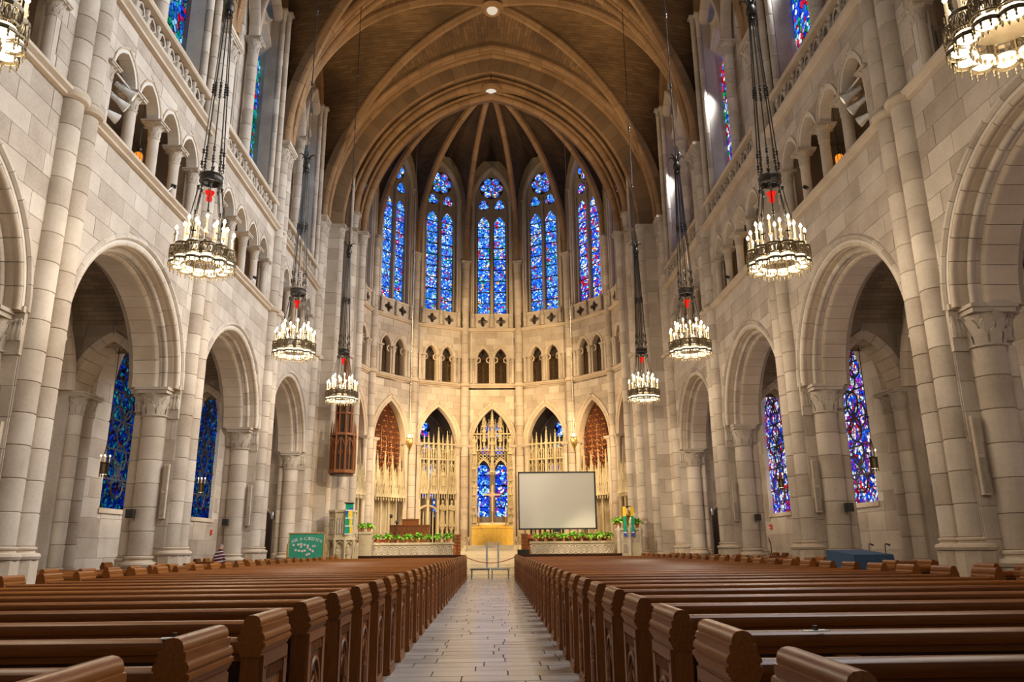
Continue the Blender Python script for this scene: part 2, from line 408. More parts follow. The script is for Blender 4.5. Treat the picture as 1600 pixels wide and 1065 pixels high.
def capital(x, y, ztop, r, parent, h=None, mat=None, rz=0.0, wide=1.55):
    """leafy capital: necking, bell, two rows of curling leaves, square moulded abacus"""
    mat = mat or CARVE; h = h or r*1.9; k = (round(r, 3), round(h, 3), mat.name, wide)
    if k not in _cap:
        mb = MB(); ab = h*.22; R = r*wide
        mb.lathe([(r*1.0, -h-.06), (r*1.15, -h-.03), (r*1.15, -h), (r*1.0, -h+.02)], 14)
        mb.lathe([(r*.98, -h), (r*1.02, -h*.7), (r*1.14, -h*.45), (R*.97, -ab)], 14)
        for row, (zb, zt, ro, cnt) in enumerate(((-h*.98, -h*.62, r*1.2, 8), (-h*.78, -h*.36, r*1.3, 8), (-h*.6, -ab*1.05, R*1.02, 8))):
            for i in range(cnt):
                a = 2*PI*(i+.5*row)/cnt; ca, sa = math.cos(a), math.sin(a); wd = r*(.34 if row < 2 else .26)
                if row == 2 and i % 2: ro2 = R*1.22
                else: ro2 = ro
                def P(rad, tt, z): return (rad*ca-tt*sa, rad*sa+tt*ca, z)
                zm = zb+(zt-zb)*.6
                vs = [P(r*.98, -wd, zb), P(r*.98, wd, zb), P(r*1.08, -wd*1.15, zm), P(r*1.08, wd*1.15, zm), P(ro2, -wd*.6, zt), P(ro2, wd*.6, zt), P(r*1.05, -wd*.8, zt-h*.02), P(r*1.05, wd*.8, zt-h*.02), P(r*1.2, 0, zm), P(r*1.06, 0, zb)]
                mb.add(vs, [(0, 9, 8, 2), (9, 1, 3, 8), (2, 8, 4), (8, 5, 4), (8, 3, 5), (4, 5, 7, 6), (2, 4, 6), (3, 7, 5)])
        mb.box(-R, R, -R, R, -ab, -ab*.45); mb.box(-R*1.1, R*1.1, -R*1.1, R*1.1, -ab*.45, 0)
        _cap[k] = mb.mesh('capital', mat, True)
    return put('capital', _cap[k], parent, T((x, y, ztop)) @ Rz(rz))
_base = {}
def col_base(x, y, z0, z1, r, parent, mat=None, rz=0.0):
    mat = mat or TRIM; H = z1-z0; k = (round(r, 3), round(H, 3), mat.name)
    if k not in _base:
        mb = MB(); s = r*1.28
        m0 = MB()
        oc = [(s*1.08*math.cos(PI/8+i*PI/4), s*1.08*math.sin(PI/8+i*PI/4)) for i in range(8)]
        mb.ext([(a*1.06, b*1.06) for a, b in oc], 0, H*.12); mb.ext(oc, H*.12, H-r*.95)
        mb.lathe([(s*.9, H-r*.95), (r*1.42, H-r*.9), (r*1.5, H-r*.7), (r*1.42, H-r*.5), (r*1.12, H-r*.42), (r*1.08, H-r*.28), (r*1.2, H-r*.2), (r*1.2, H-r*.08), (r, H)], 16)
        _base[k] = mb.mesh('base', mat, True)
    return put('base', _base[k], parent, T((x, y, z0)) @ Rz(rz))
def moulding(fr, u0, u1, z, parent, h=.22, d=.2, name='string_course', mat=None):
    sec = [(0, 0), (d*.55, h*.1), (d*.6, h*.3), (d, h*.55), (d, h*.85), (d*.7, h), (0, h)]
    mb = MB()
    mb.sweep(sec, [(fr.p(u0, z, 0), fr.w, fr.v), (fr.p(u1, z, 0), fr.w, fr.v)])
    return build(mb, name, mat or TRIM, parent)
# ================================================================== NAVE
def notch(x0, x1, z0, z1, w, zs, h, dr=0.0, c=0.0):
    """outline of a wall strip with a pointed arch cut up from its lower edge"""
    a = arch_pts(c, w, z0, zs, h, 10, dr); arc = [p for p in a[2:]][::-1]
    return [(x0, z0), (arc[0][0], z0)]+(arc if zs > z0+1e-6 else arc[1:] if abs(arc[0][1]-z0) < 1e-6 else arc)+([(arc[-1][0], z0)] if abs(arc[-1][1]-z0) > 1e-6 else [])+[(x1, z0), (x1, z1), (x0, z1)]
BAY = 7.58; PY = [14.93+BAY*k for k in (-1, 0, 1, 2, 3)]      # pier centres 7.35 .. 37.67
XW = 9.15; ZC = 5.95; ZS1 = 10.78; ZS2 = 14.28; ZV = 18.35
def pane_rows(fr, out, z0, z1, rows, mat, parent, cols=(0,), w0=None, w1=None, gap=.05):
    """stained glass cut into rectangular panels by iron bars and clipped to the opening"""
    xs = [p[0] for p in out]; a, b = min(xs), max(xs); n = len(cols)
    for r in range(rows):
        za, zb = z0+(z1-z0)*r/rows, z0+(z1-z0)*(r+1)/rows
        for i in range(n):
            xa, xb = a+(b-a)*i/n, a+(b-a)*(i+1)/n
            poly = [(xa+gap/2, za+gap/2), (xb-gap/2, za+gap/2), (xb-gap/2, zb-gap/2), (xa+gap/2, zb-gap/2)]
            for j in range(len(out)):
                p, q = out[j], out[(j+1) % len(out)]; nx, ny = q[1]-p[1], p[0]-q[0]
                poly = clip(poly, nx, ny, nx*p[0]+ny*p[1])
                if len(poly) < 3: break
            if area(poly) > .005: build(MB().ext(poly, -.02, 0, fr), 'pane', mat, parent)
wn = [0]
def window_struct(label):
    wn[0] += 1; return tag(empty('window_%d' % wn[0]), label, 'window', kind='structure')
NAMES = ['nearest', 'second', 'third', 'fourth']
SIDE = {-1: 'left', 1: 'right'}
def struct_empty(name, label, cat='wall'):
    return tag(empty(name), label, cat, kind='structure')
ARC = dict(w=2.74, zs=ZC, h=2.78)
LABEL_DR = .52
for s in (-1, 1):
    sd = SIDE[s]
    for b in range(4):
        yc = (PY[b]+PY[b+1])/2; ord_ = ['first', 'second', 'third', 'last'][b]
        far = ['nearest the camera', 'second from the camera', 'third from the camera', 'beside the chancel'][b]
        W = struct_empty('wall_'+sd, f'limestone {sd} nave wall bay with pointed arch and gallery, {far}')
        fr = Fr((s*XW, yc, 0), (0, -s, 0), (0, 0, 1), (-s, 0, 0))
        H = BAY/2
        hole = None
        # lower wall with the arcade arch, then the orders of the arch
        tr = [(-2.62, ZS1+.2), (2.62, ZS1+.2)]
        for c in (2.06, .69, -.69, -2.06): tr += arch_pts(c, .54, 11.2, 12.76, .72, 6)[2:]
        tr = [tr]
        plate(fr, notch(-H, H, ZC, ZS2, ARC['w'], ARC['zs'], ARC['h'], .3), tr, .32, 'backing', MORTAR, W)
        big = arch_pts(0, ARC['w'], 0, ARC['zs'], ARC['h'], 10, LABEL_DR)
        ashlar(fr, -H, H, ZC, ZS1, [big], W, bw=.98, bh=.5, seed=b*7+s)
        rings = [arch_pts(c, .54, 11.2, 12.76, .72, 6, .15) for c in (-2.06, -.69, .69, 2.06)]+[[(-2.75, 11), (2.75, 11), (2.75, 12.8), (-2.75, 12.8)]]
        ashlar(fr, -H, H, ZS1+.3, ZS2, rings, W, bw=.85, bh=.42, seed=b*7+s+50)
        # arch orders
        voussoirs(fr, 0, ARC['w'], ARC['zs'], ARC['h'], ((.37, -.05), (.52, -.05), (.52, .03), (.48, .07), (.41, .07), (.37, .02)), 9, W, STONE)
        sec = tuple((round(a+.2, 3), d) for a, d in roll(.2, -.5, .0, .075)); voussoirs(fr, 0, ARC['w'], ARC['zs'], ARC['h'], sec, 10, W, TRIM)
        sec = tuple((round(a+.06, 3), round(d-.26, 3)) for a, d in roll(.2, -.5, -.02, .075)); voussoirs(fr, 0, ARC['w'], ARC['zs'], ARC['h'], sec, 10, W, STONE)
        sec = ((0, -1.22), (.16, -1.22), (.16, -.58), (.06, -.5), (.01, -.54), (-.01, -.6), (.0, -.68)); voussoirs(fr, 0, ARC['w'], ARC['zs'], ARC['h'], sec, 11, W, TRIM)
        # spandrel behind, towards the aisle
        back = Fr((s*(XW+1.2), yc, 0), (0, -s, 0), (0, 0, 1), (-s, 0, 0))
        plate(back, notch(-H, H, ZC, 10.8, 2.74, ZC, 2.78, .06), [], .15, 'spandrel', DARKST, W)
        # gallery (triforium)
        TR = struct_empty('trim_%d' % (b+1+(4 if s > 0 else 0)), f'{sd} gallery arcade of four arches on columns, {far}', 'arcade')
        moulding(fr, -H, H, ZS1, TR, .24, .22)
        moulding(fr, -H, H, ZS2, TR, .28, .26)
        for c in (-2.06, -.69, .69, 2.06):
            voussoirs(fr, c, .54, 12.76, .72, ((.0, -.3), (.0, -.1), (.03, -.05), (.05, -.01), (.08, -.02), (.1, .03), (.145, .05), (.145, -.05), (.14, -.3)), 4, TR, TRIM)
        for c in (-1.375, 0, 1.375):
            p = fr.p(c, 0, -.13); shaft(p.x, p.y, ZS1+.24, 12.34, .14, TR, single=True); capital(p.x, p.y, 12.76, .14, TR, .46, wide=1.85)
            mb = MB().box(-.2, .2, ZS1+.2, ZS1+.34, -.32, .03, fr=Fr(fr.p(c, 0, 0), fr.u, fr.v, fr.w)); build(mb, 'base', TRIM, TR)
        for c in (-2.68, 2.68):
            p = fr.p(c, 0, -.13); shaft(p.x, p.y, ZS1+.24, 12.34, .14, TR, single=True); capital(p.x, p.y, 12.76, .14, TR, .42, wide=1.6)
        gx0, gx1 = XW+.5, XW+2.6
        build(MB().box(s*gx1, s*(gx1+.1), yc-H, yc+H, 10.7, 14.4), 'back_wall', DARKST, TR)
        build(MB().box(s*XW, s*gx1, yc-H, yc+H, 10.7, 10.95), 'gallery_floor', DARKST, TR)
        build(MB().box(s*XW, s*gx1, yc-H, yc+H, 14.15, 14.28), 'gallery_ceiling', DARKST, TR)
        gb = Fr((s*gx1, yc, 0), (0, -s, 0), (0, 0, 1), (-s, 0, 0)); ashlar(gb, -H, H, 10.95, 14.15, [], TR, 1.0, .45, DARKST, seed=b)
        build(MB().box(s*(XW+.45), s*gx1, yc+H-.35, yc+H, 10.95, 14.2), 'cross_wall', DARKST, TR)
        # clerestory parapet
        B = struct_empty('trim_%d' % (b+9+(4 if s > 0 else 0)), f'{sd} clerestory parapet of carved uprights and rail, {far}', 'parapet')
        build(MB().box(-H, H, ZS2+.26, ZS2+.36, -.22, .02, fr), 'plinth', TRIM, B)
        mb = MB(); mb.sweep([(-.26, 0), (.1, 0), (.14, .05), (.14, .12), (.06, .18), (-.22, .18), (-.26, .12)], [(fr.p(-H, 15.42, 0), fr.w, fr.v), (fr.p(H, 15.42, 0), fr.w, fr.v)]); build(mb, 'hand_rail', TRIM, B)
        k = 11; me = None
        for i in range(k):
            u = -H+.55+(2*H-1.1)*i/(k-1)
            if me is None:
                q = MB(); q.lathe([(.1, 0), (.11, .1), (.07, .16), (.06, .3), (.1, .42), (.12, .5), (.07, .58), (.05, .62), (.085, .7), (.06, .78), (.12, .82)], 8)
                q.box(-.04, .04, -.09, .09, .3, .55); me = q.mesh('baluster', CARVE, True)
            p = fr.p(u, 14.62, -.08); put('baluster', me, B, T(p))
        pm = None
        for i in range(k-1):
            u = -H+.55+(2*H-1.1)*(i+.5)/(k-1); hw = (2*H-1.1)/(k-1)/2-.05
            if pm is None:
                q = MB()
                for sg in (-1, 1):
                    q.tube([(sg*hw, 0, 0), (sg*hw*.9, .42, 0), (sg*hw*.5, .66, 0), (0, .76, 0)], .035, 5); q.tube([(sg*hw*.8, .02, 0), (sg*.03, .3, 0), (sg*hw*.7, .5, 0)], .028, 5)
                pm = q.mesh('tracery', CARVE, True)
            put('tracery', pm, B, fr.m() @ T((u, 14.62, -.1)))
        # clerestory wall with two lancets and two roundels
        CW = struct_empty('wall_'+sd, f'{sd} clerestory wall above the gallery, {far}')
        cf = Fr((s*9.85, yc, 0), fr.u, fr.v, fr.w)
        lc = (-1.95, 1.95)
        holes = [arch_pts(c, 1.2, 16.1, 21.4, 1.9, 8) for c in lc]+[circle_pts(c, 24.75, .85, 18) for c in lc]
        plate(cf, [(-H, 14.3), (H, 14.3), (H, 29.5), (-H, 29.5)], holes, .12, 'backing', STONE, CW)
        if b > 0:
            fat = [arch_pts(c, 1.2, 16.1, 21.4, 1.9, 8, .1) for c in lc]+[circle_pts(c, 24.75, .93, 18) for c in lc]
            ashlar(cf, -H, H, 14.9, 23.9, fat, CW, 1.15, .6, STONE, seed=b*3+s)
        build(MB().box(s*XW, s*10.0, yc-H, yc+H, 14.4, 14.5), 'ledge', STONE, CW)
        gf = Fr((s*10.25, yc, 0), fr.u, fr.v, fr.w)
        for ci, c in enumerate(lc):
            # deep splayed reveal from the wall face to the glass
            o = arch_pts(c, 1.2, 16.1, 21.4, 1.9, 8); i_ = arch_pts(c, 1.08, 16.5, 21.45, 1.7, 8)
            mb = MB(); n = len(o); mb.v = [tuple(cf.p(a, z, -.0)) for a, z in o]+[tuple(gf.p(a, z, 0)) for a, z in i_]
            mb.f = [(i, (i+1) % n, n+(i+1) % n, n+i) for i in range(n)]; build(mb, 'reveal', STONE, CW)
            o = circle_pts(c, 24.75, .85, 18); i_ = circle_pts(c, 24.75, .72, 18)
            mb = MB(); n = len(o); mb.v = [tuple(cf.p(a, z, -.0)) for a, z in o]+[tuple(gf.p(a, z, 0)) for a, z in i_]
            mb.f = [(i, (i+1) % n, n+(i+1) % n, n+i) for i in range(n)]; build(mb, 'reveal', STONE, CW)
            mb = MB(); mb.tube([cf.p(a, z, .02) for a, z in circle_pts(c, 24.75, .9, 20)], .07, 6, True); build(mb, 'roundel_ring', TRIM, CW, True)
            voussoirs(cf, c, 1.22, 21.4, 1.95, ((0, -.05), (0, .03), (.05, .1), (.13, .1), (.15, -.05)), 5, CW, TRIM)
        p = cf.p(0, 0, .3)
        shaft(p.x, p.y, 14.7, 20.5, .2, CW); capital(p.x, p.y, 21.1, .2, CW, .55, wide=1.7)
        for c in (0,):
            for sg in (-1, 1):
                voussoirs(cf, sg*1.92, 1.75, 21.1, 3.9, ((0, .12), (0, .42), (.06, .5), (.2, .5), (.26, .42), (.26, .12)), 7, CW, TRIM)
        CN = window_struct(f'pair of clerestory lancets and roundels of ' + ('green and blue' if s < 0 else 'red and white') + f' stained glass, {sd} side, {far}')
        g2 = Fr(gf.p(0, 0, .0), gf.u, gf.v, gf.w)
        for c in lc:
            pane_rows(g2, arch_pts(c, 1.08, 16.5, 21.45, 1.7, 8), 16.5, 23.15, 10, G_CLL if s < 0 else G_CLR, CN, (0, 1), gap=.04)
            build(MB().ext(circle_pts(c, 24.75, .72, 18), -.02, 0, g2), 'roundel_pane', G_CLL if s < 0 else G_CLR, CN)
            for q in range(4): build(MB().tube([g2.p(c+.32*math.cos(q*PI/2)+x, 24.75+.32*math.sin(q*PI/2)+z, .01) for x, z in circle_pts(0, 0, .28, 10)], .03, 4, True), 'roundel_ring', LEAD, CN)
            build(MB().box(c-1.08, c+1.08, 16.5, 23, -.05, -.04, g2), 'lead_sheet', LEAD, CN)
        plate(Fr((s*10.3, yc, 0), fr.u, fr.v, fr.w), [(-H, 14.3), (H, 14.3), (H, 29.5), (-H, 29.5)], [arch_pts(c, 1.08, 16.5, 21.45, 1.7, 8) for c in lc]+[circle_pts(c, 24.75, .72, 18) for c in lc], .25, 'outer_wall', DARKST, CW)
    # ---- piers
    for k, y in enumerate(PY):
        P = tag(empty('pillar', (s*XW, y, 0)), f'clustered limestone pier on the {sd}, ' + ['nearest, mostly out of view', 'second from the camera', 'third from the camera', 'fourth from the camera', 'last before the chancel'][k], 'pillar', kind='structure')
        ox, oy = s*XW, y
        hb = BAY/2-2.62-.42
        fw_ = Fr((0, 0, 0), (0, -s, 0), (0, 0, 1), (-s, 0, 0))
        build(MB().box(0, s*1.22, -.6, .6, 0, ZC-.02), 'core', STONE, P)
        for sy in (-1, 1):
            ff = Fr((0, sy*.6, 0), (-sy, 0, 0), (0, 0, 1), (0, sy, 0))
            # coursed stones on the face towards the neighbouring arch
            a0, a1 = sorted((0*-sy, s*1.22*-sy))
            if k > 0 or sy > 0: ashlar(ff, a0, a1, 1.5, 5.1, [], P, .9, .6, STONE, seed=k)
        ffn = Fr((0, 0, 0), (0, -s, 0), (0, 0, 1), (-s, 0, 0)); ashlar(ffn, -.6, .6, 1.5, 5.1, [], P, 1.8, .6, STONE, seed=k)
        for sy in (-1, 1):
            shaft(s*.61, sy*.68, 1.3, 5.2, .33, P); capital(s*.61, sy*.68, ZC, .33, P, .78, wide=1.3)
            col_base(s*.61, sy*.68, 0, 1.3, .33, P)
            shaft(s*1.08, sy*.6, 1.3, 5.2, .15, P); capital(s*1.08, sy*.6, ZC, .15, P, .6, wide=1.6); col_base(s*1.08, sy*.6, 0, 1.3, .15, P)
            # carved frieze beside the capital
            q = MB().box(-s*.03, s*.3, sy*.55, sy*.67, 5.1, 5.95); build(q, 'frieze', CARVE, P)
            for i in range(3):
                build(MB().lathe([(.0, 0), (.05, .02), (.075, .15), (.05, .3), (.03, .36), (.045, .42), (.0, .48)], 8, (s*(.02+.09*i), sy*.67, 5.35)), 'carved_figure', CARVE, P, True)
        # abacus band over the pier body
        build(MB().box(-s*.04, s*1.28, -.74, .74, ZC-.02, ZC+.1), 'abacus', TRIM, P)
        # the pair of vault shafts
        z_top = ZV
        pair = (-.305, .305)
        for dy in pair:
            if k == 0 and dy < 0: continue
            cx = -s*.02
            col_base(cx, dy, 0, 1.54, .265, P)
            shaft(cx, dy, 1.54, ZS1, .27, P)
            shaft(cx, dy, ZS1+.3, z_top-.75, .262, P)
            mb = MB().lathe([(.26, 0), (.35, .04), (.385, .14), (.35, .22), (.26, .3)], 16, (cx, dy, ZS1)); build(mb, 'shaft_ring', TRIM, P, True)
            capital(cx, dy, z_top, .255, P, .75, wide=1.25)
            for m_, xo in ((2.55, .02), (3.3, .2)):
                shaft(s*xo, dy*m_, ZS2+.3, 24.3, .12, P, dh=.8); capital(s*xo, dy*m_, 24.75, .12, P, .42, wide=1.5)
            build(MB().box(s*.3, s*.8, dy*2.2, dy*3.6, ZS2+.28, 24.8), 'vault_pilaster', STONE, P)
        build(MB().box(s*.02, s*.8, -.7, .7, ZS1, ZV+.1), 'upper_core', STONE, P)
        build(MB().box(-s*.42, s*.3, -.62, .62, 0, .3), 'plinth', TRIM, P)
        build(MB().box(-s*.4, s*.5, -.68, .68, ZV, ZV+.14), 'abacus', TRIM, P)

# ---- aisles: outer walls, windows, responds, vaults, end doors
XA = 12.65
for s in (-1, 1):
    sd = SIDE[s]
    for b in range(4):
        yc = (PY[b]+PY[b+1])/2; H = BAY/2
        far = ['nearest the camera', 'second from the camera', 'third from the camera', 'beside the chancel'][b]
        fr = Fr((s*XA, yc, 0), (0, -s, 0), (0, 0, 1), (-s, 0, 0))
        W = struct_empty('wall_'+sd, f'{sd} aisle outer wall with stained glass lancet, {far}')
        hole = arch_pts(0, 1.24, 2.78, 6.7, 2.0, 10); fat = arch_pts(0, 1.24, 2.78, 6.7, 2.0, 10, .06)
        plate(fr, [(-H, 0), (H, 0), (H, 10.9), (-H, 10.9)], [hole], .35, 'backing', MORTAR, W)
        wa = arch_pts(0, 3.0, 0, ZC, 2.75, 10)
        ashlar(fr, -H, H, .0, 9.2, [fat], W, 1.25, .62, STONE, seed=b+20)
        build(MB().box(-1.34, 1.34, 2.62, 2.78, -.2, .06, fr), 'sill', TRIM, W)
        sec = ((0, -.02), (0, .3), (.08, .4), (.2, .42), (.3, .34), (.34, -.02)); voussoirs(fr, 0, 3.0, ZC, 2.75, sec, 9, W, TRIM)
        Wn = window_struct(f'tall lancet of ' + ('deep blue' if s < 0 else 'red white and blue') + f' stained glass in the {sd} aisle, {far}')
        g = Fr(fr.p(0, 0, -.16), fr.u, fr.v, fr.w)
        mat = G_LEFT if s < 0 else G_RIGHT
        pane_rows(g, hole, 2.78, 8.66, 12, mat, Wn, (0, 1, 2), gap=.035)
        build(MB().ext(hole, -.06, -.03, g), 'lead_sheet', LEAD, Wn)
        mb = MB()
        for i in range(1, 6): z = 2.78+i*.98; mb.box(-1.24, 1.24, z-.025, z+.025, -.01, .03, g)
        build(mb, 'iron_bar', LEAD, Wn)
        # interlaced medallion lines of lead
        N = 3; L = 1.75
        for i in range(N):
            zc = 3.15+L*.5+i*L
            for (dx, dz) in ((-.46, 0), (.46, 0), (0, .46), (0, -.46)):
                pts = [g.p(dx+.42*math.cos(t*PI/8), zc+dz+.42*math.sin(t*PI/8), .012) for t in range(16)]
                build(MB().tube(pts, .038, 4, True), 'medallion_lead', LEAD, Wn)
        # aisle vault: pointed brick barrel running across the aisle
        V = struct_empty('ceiling', f'pointed tile vault over the {sd} aisle, {far}', 'vault')
        mb = MB(); uvs = []
        prof = [(3.42, 7.3, 0), (3.42, 7.5, .2)]
        for i in range(1, 13):
            t = PI/2*i/12; a_, z_ = 3.42*math.cos(t), 7.5+2.2*math.sin(t)**.9; prof.append((a_, z_, prof[-1][2]+math.hypot(a_-prof[-1][0], z_-prof[-1][1])))
        tot = prof[-1][2]*2; prof = prof+[(-a, z, tot-q) for a, z, q in prof[::-1][1:]]
        me = bpy.data.meshes.new('vault_web'); vs = []; fs = []; x0, x1 = XW+1.15, XA+.05
        for a, z, q in prof: vs += [(s*x0, yc+a, z), (s*x1, yc+a, z)]
        for i in range(len(prof)-1): fs.append((2*i, 2*i+1, 2*i+3, 2*i+2))
        me.from_pydata(vs, [], fs); uv = me.uv_layers.new(name='UVMap')
        for pl in me.polygons:
            for li in pl.loop_indices:
                vi = me.loops[li].vertex_index; uv.data[li].uv = (x0 if vi % 2 == 0 else x1, prof[vi//2][2])
        me.materials.append(ATILE); put('vault_web', me, V)
    for k, y in enumerate(PY):
        if k == 4: continue
        R = struct_empty('pillar', f'{sd} aisle wall respond of two shafts behind the ' + ['nearest', 'second', 'third', 'fourth'][k] + ' pier', 'pillar')
        build(MB().box(s*(XA-.28), s*XA, y-.62, y+.62, 0, ZC), 'core', STONE, R)
        for sy in (-1, 1):
            tf = Fr((s*11.37, y+sy*.42, 0), (-sy, 0, 0), (0, 0, 1), (0, sy, 0))
            if sy < 0:
                plate(tf, notch(-1.3, 1.3, ZC, 9.4, .92, ZC, 1.55, .12), [], .84, 'cross_arch_wall', STONE, R)
            ashlar(tf, -1.3, 1.3, ZC, 9.3, [arch_pts(0, .92, 0, ZC, 1.55, 10, .3)], R, .7, .4, DARKST, seed=k)
            voussoirs(tf, 0, .92, ZC, 1.55, ((0, -.42), (0, -.04), (.08, .04), (.26, .06), (.3, .0), (.3, -.1), (.14, -.42)), 6, R, TRIM)
        for dy in (-.3, .3):
            shaft(s*(XA-.4), y+dy, 1.0, 5.3, .2, R); capital(s*(XA-.4), y+dy, ZC, .2, R, .62, wide=1.45); col_base(s*(XA-.4), y+dy, 0, 1.0, .2, R)
    # end wall of the aisle with a dark door
    E_ = struct_empty('wall_'+sd, f'end wall of the {sd} aisle with a dark arched doorway')
    ef = Fr((s*11.3, 37.6, 0), (1, 0, 0), (0, 0, 1), (0, -1, 0))
    dh = arch_pts(-s*.15, .52, 0, 2.6, .75, 6)
    plate(ef, notch(-2, 2, 0, 11, .52, 2.6, .75, 0, -s*.15), [], .3, 'backing', STONE, E_)
    ashlar(ef, -1.9, 1.9, 0, 6, [arch_pts(-s*.15, .52, 0, 2.6, .75, 6, .12)], E_, .9, .5, seed=3)
    voussoirs(ef, -s*.15, .52, 2.6, .75, ((0, -.1), (0, .04), (.05, .07), (.12, .05), (.12, -.1)), 4, E_, TRIM)
    D = tag(empty('door_%d' % (1 if s < 0 else 2)), f'dark wooden arched door at the end of the {sd} aisle', 'door', kind='structure')
    build(MB().ext(dh, -.28, -.2, ef), 'leaf', OAK_D, D)
    for i in range(5): build(MB().box(-s*.15-.5+.2*i+.01, -s*.15-.5+.2*i+.19, 0, 2.5, -.2, -.18, ef), 'board', OAK_D, D)

# ================================================================== NAVE VAULT
VW, VH = 8.85, 10.6
r_ = (VW*VW+VH*VH)/(2*VW)
def uT(z, dr=0.0): return (VW-r_)+math.sqrt(max(0, (r_+dr)**2-(z-ZV)**2))
HD = math.hypot(VW, BAY/2); rd_ = (HD*HD+VH*VH)/(2*HD)
def uD(z, dr=0.0): return (HD-rd_)+math.sqrt(max(0, (rd_+dr)**2-(z-ZV)**2))
WZ0, WH = 24.8, 4.45; rw_ = ((BAY/2)**2+WH**2)/(BAY)
def uW(z):
    if z <= WZ0: return BAY/2
    return (BAY/2-rw_)+math.sqrt(max(0, rw_**2-(z-WZ0)**2))
def web(name, f0, f1, n, m, parent, mat, bow=.0, nrm=None):
    me = bpy.data.meshes.new(name); vs = []; fs = []; uvc = []
    prev = None; acc = 0
    for i in range(n+1):
        a, b = f0(i/n), f1(i/n); d = (b-a).length
        if prev is not None: acc += ((a-prev[0]).length+(b-prev[1]).length)/2
        prev = (a, b)
        for j in range(m+1):
            t = j/m; p = a.lerp(b, t); p.z += bow*4*t*(1-t)*min(1, d/3); vs.append(tuple(p)); uvc.append((acc, t*d))
    for i in range(n):
        for j in range(m): q = i*(m+1)+j; fs.append((q, q+1, q+m+2, q+m+1))
    me.from_pydata(vs, [], fs); uv = me.uv_layers.new(name='UVMap')
    for pl in me.polygons:
        for li in pl.loop_indices: vi = me.loops[li].vertex_index; uv.data[li].uv = (uvc[vi][1], uvc[vi][0])
    me.materials.append(mat); me.shade_smooth(); return put(name, me, parent)
RIBSEC = ((-.0, -.26), (-.16, -.24), (-.2, -.12), (-.34, -.08), (-.38, 0), (-.34, .08), (-.2, .12), (-.16, .24), (-.0, .26))
for b in (1, 2, 3):
    ya, yb = PY[b], PY[b+1]; ym = (ya+yb)/2
    V = struct_empty('ceiling', 'ribbed tile vault over the nave bay ' + {1: 'out of view above the camera', 2: 'second from the chancel arch', 3: 'next to the chancel arch'}[b], 'vault')
    ZT = 28.95
    def zz(t): return ZV+(ZT-ZV)*(1-(1-t)**1.7)
    dr = .22
    for sx in (-1, 1):
        for sy in (-1, 1):
            yk = ya if sy < 0 else yb
            tT = math.sqrt((r_+dr)**2-(r_-VW)**2); tD = math.sqrt((rd_+dr)**2-(rd_-HD)**2); g_ = lambda t: 1-(1-t)**1.7
            fT = lambda t: Vector((sx*max(0, uT(ZV+tT*g_(t)*.99999, dr)), yk, ZV+tT*g_(t)+.05))
            fD = lambda t: Vector((sx*max(0, uD(ZV+tD*g_(t)*.99999, dr))*VW/HD, ym+sy*max(0, uD(ZV+tD*g_(t)*.99999, dr))*BAY/2/HD, ZV+tD*g_(t)+.05))
            fW = lambda t: Vector((sx*9.9, ym+sy*max(0, uW(ZV+tD*g_(t))), ZV+tD*g_(t)+.05))
            web('vault_web', fT, fD, 22, 5, V, VTILE, .12)
            web('vault_web', fD, fW, 22, 5, V, VTILE, .12)
    for sg in (-1, 1):
        u = Vector((VW, sg*BAY/2, 0)).normalized(); fr = Fr((0, ym, 0), u, (0, 0, 1), u.cross(Vector((0, 0, 1))))
        sec = tuple((round(a+.36, 3), d) for a, d in (((-.36, -.07), (-.3, -.12), (-.2, -.14), (-.14, -.2), (0, -.2), (0, .2), (-.14, .2), (-.2, .14), (-.3, .12), (-.36, .07))))
        voussoirs(fr, 0, HD-.1, ZV, VH-.05, sec, 16, V, RIB, 'rib_stone', t0=.02)
    # wall ribs
    for s in (-1, 1):
        fr = Fr((s*9.65, ym, 0), (0, -s, 0), (0, 0, 1), (-s, 0, 0))
        voussoirs(fr, 0, BAY/2-.35, WZ0, WH-.3, ((0, -.2), (0, .1), (.06, .16), (.14, .14), (.16, .2), (.25, .22), (.3, .15), (.3, -.2)), 8, V, RIB, 'rib_stone')
    B = struct_empty('trim_%d' % (30+b), f'round carved keystone boss with lit bowl at the crown of nave vault {["", "above the camera", "farther from the chancel", "nearest the chancel arch"][b]}', 'boss')
    build(MB().lathe([(.0, -.02), (.38, 0), (.55, -.12), (.62, -.3), (.5, -.42), (.42, -.5), (.36, -.42), (.3, -.4)], 18, (0, ym, 29.15)), 'ring', RIB, B, True)
    build(MB().lathe([(.3, .04), (.24, -.08), (.0, -.12)], 16, (0, ym, 28.72)), 'bowl', lit('boss_bowl_%d' % b, (1, .82, .62), .75), B, True)
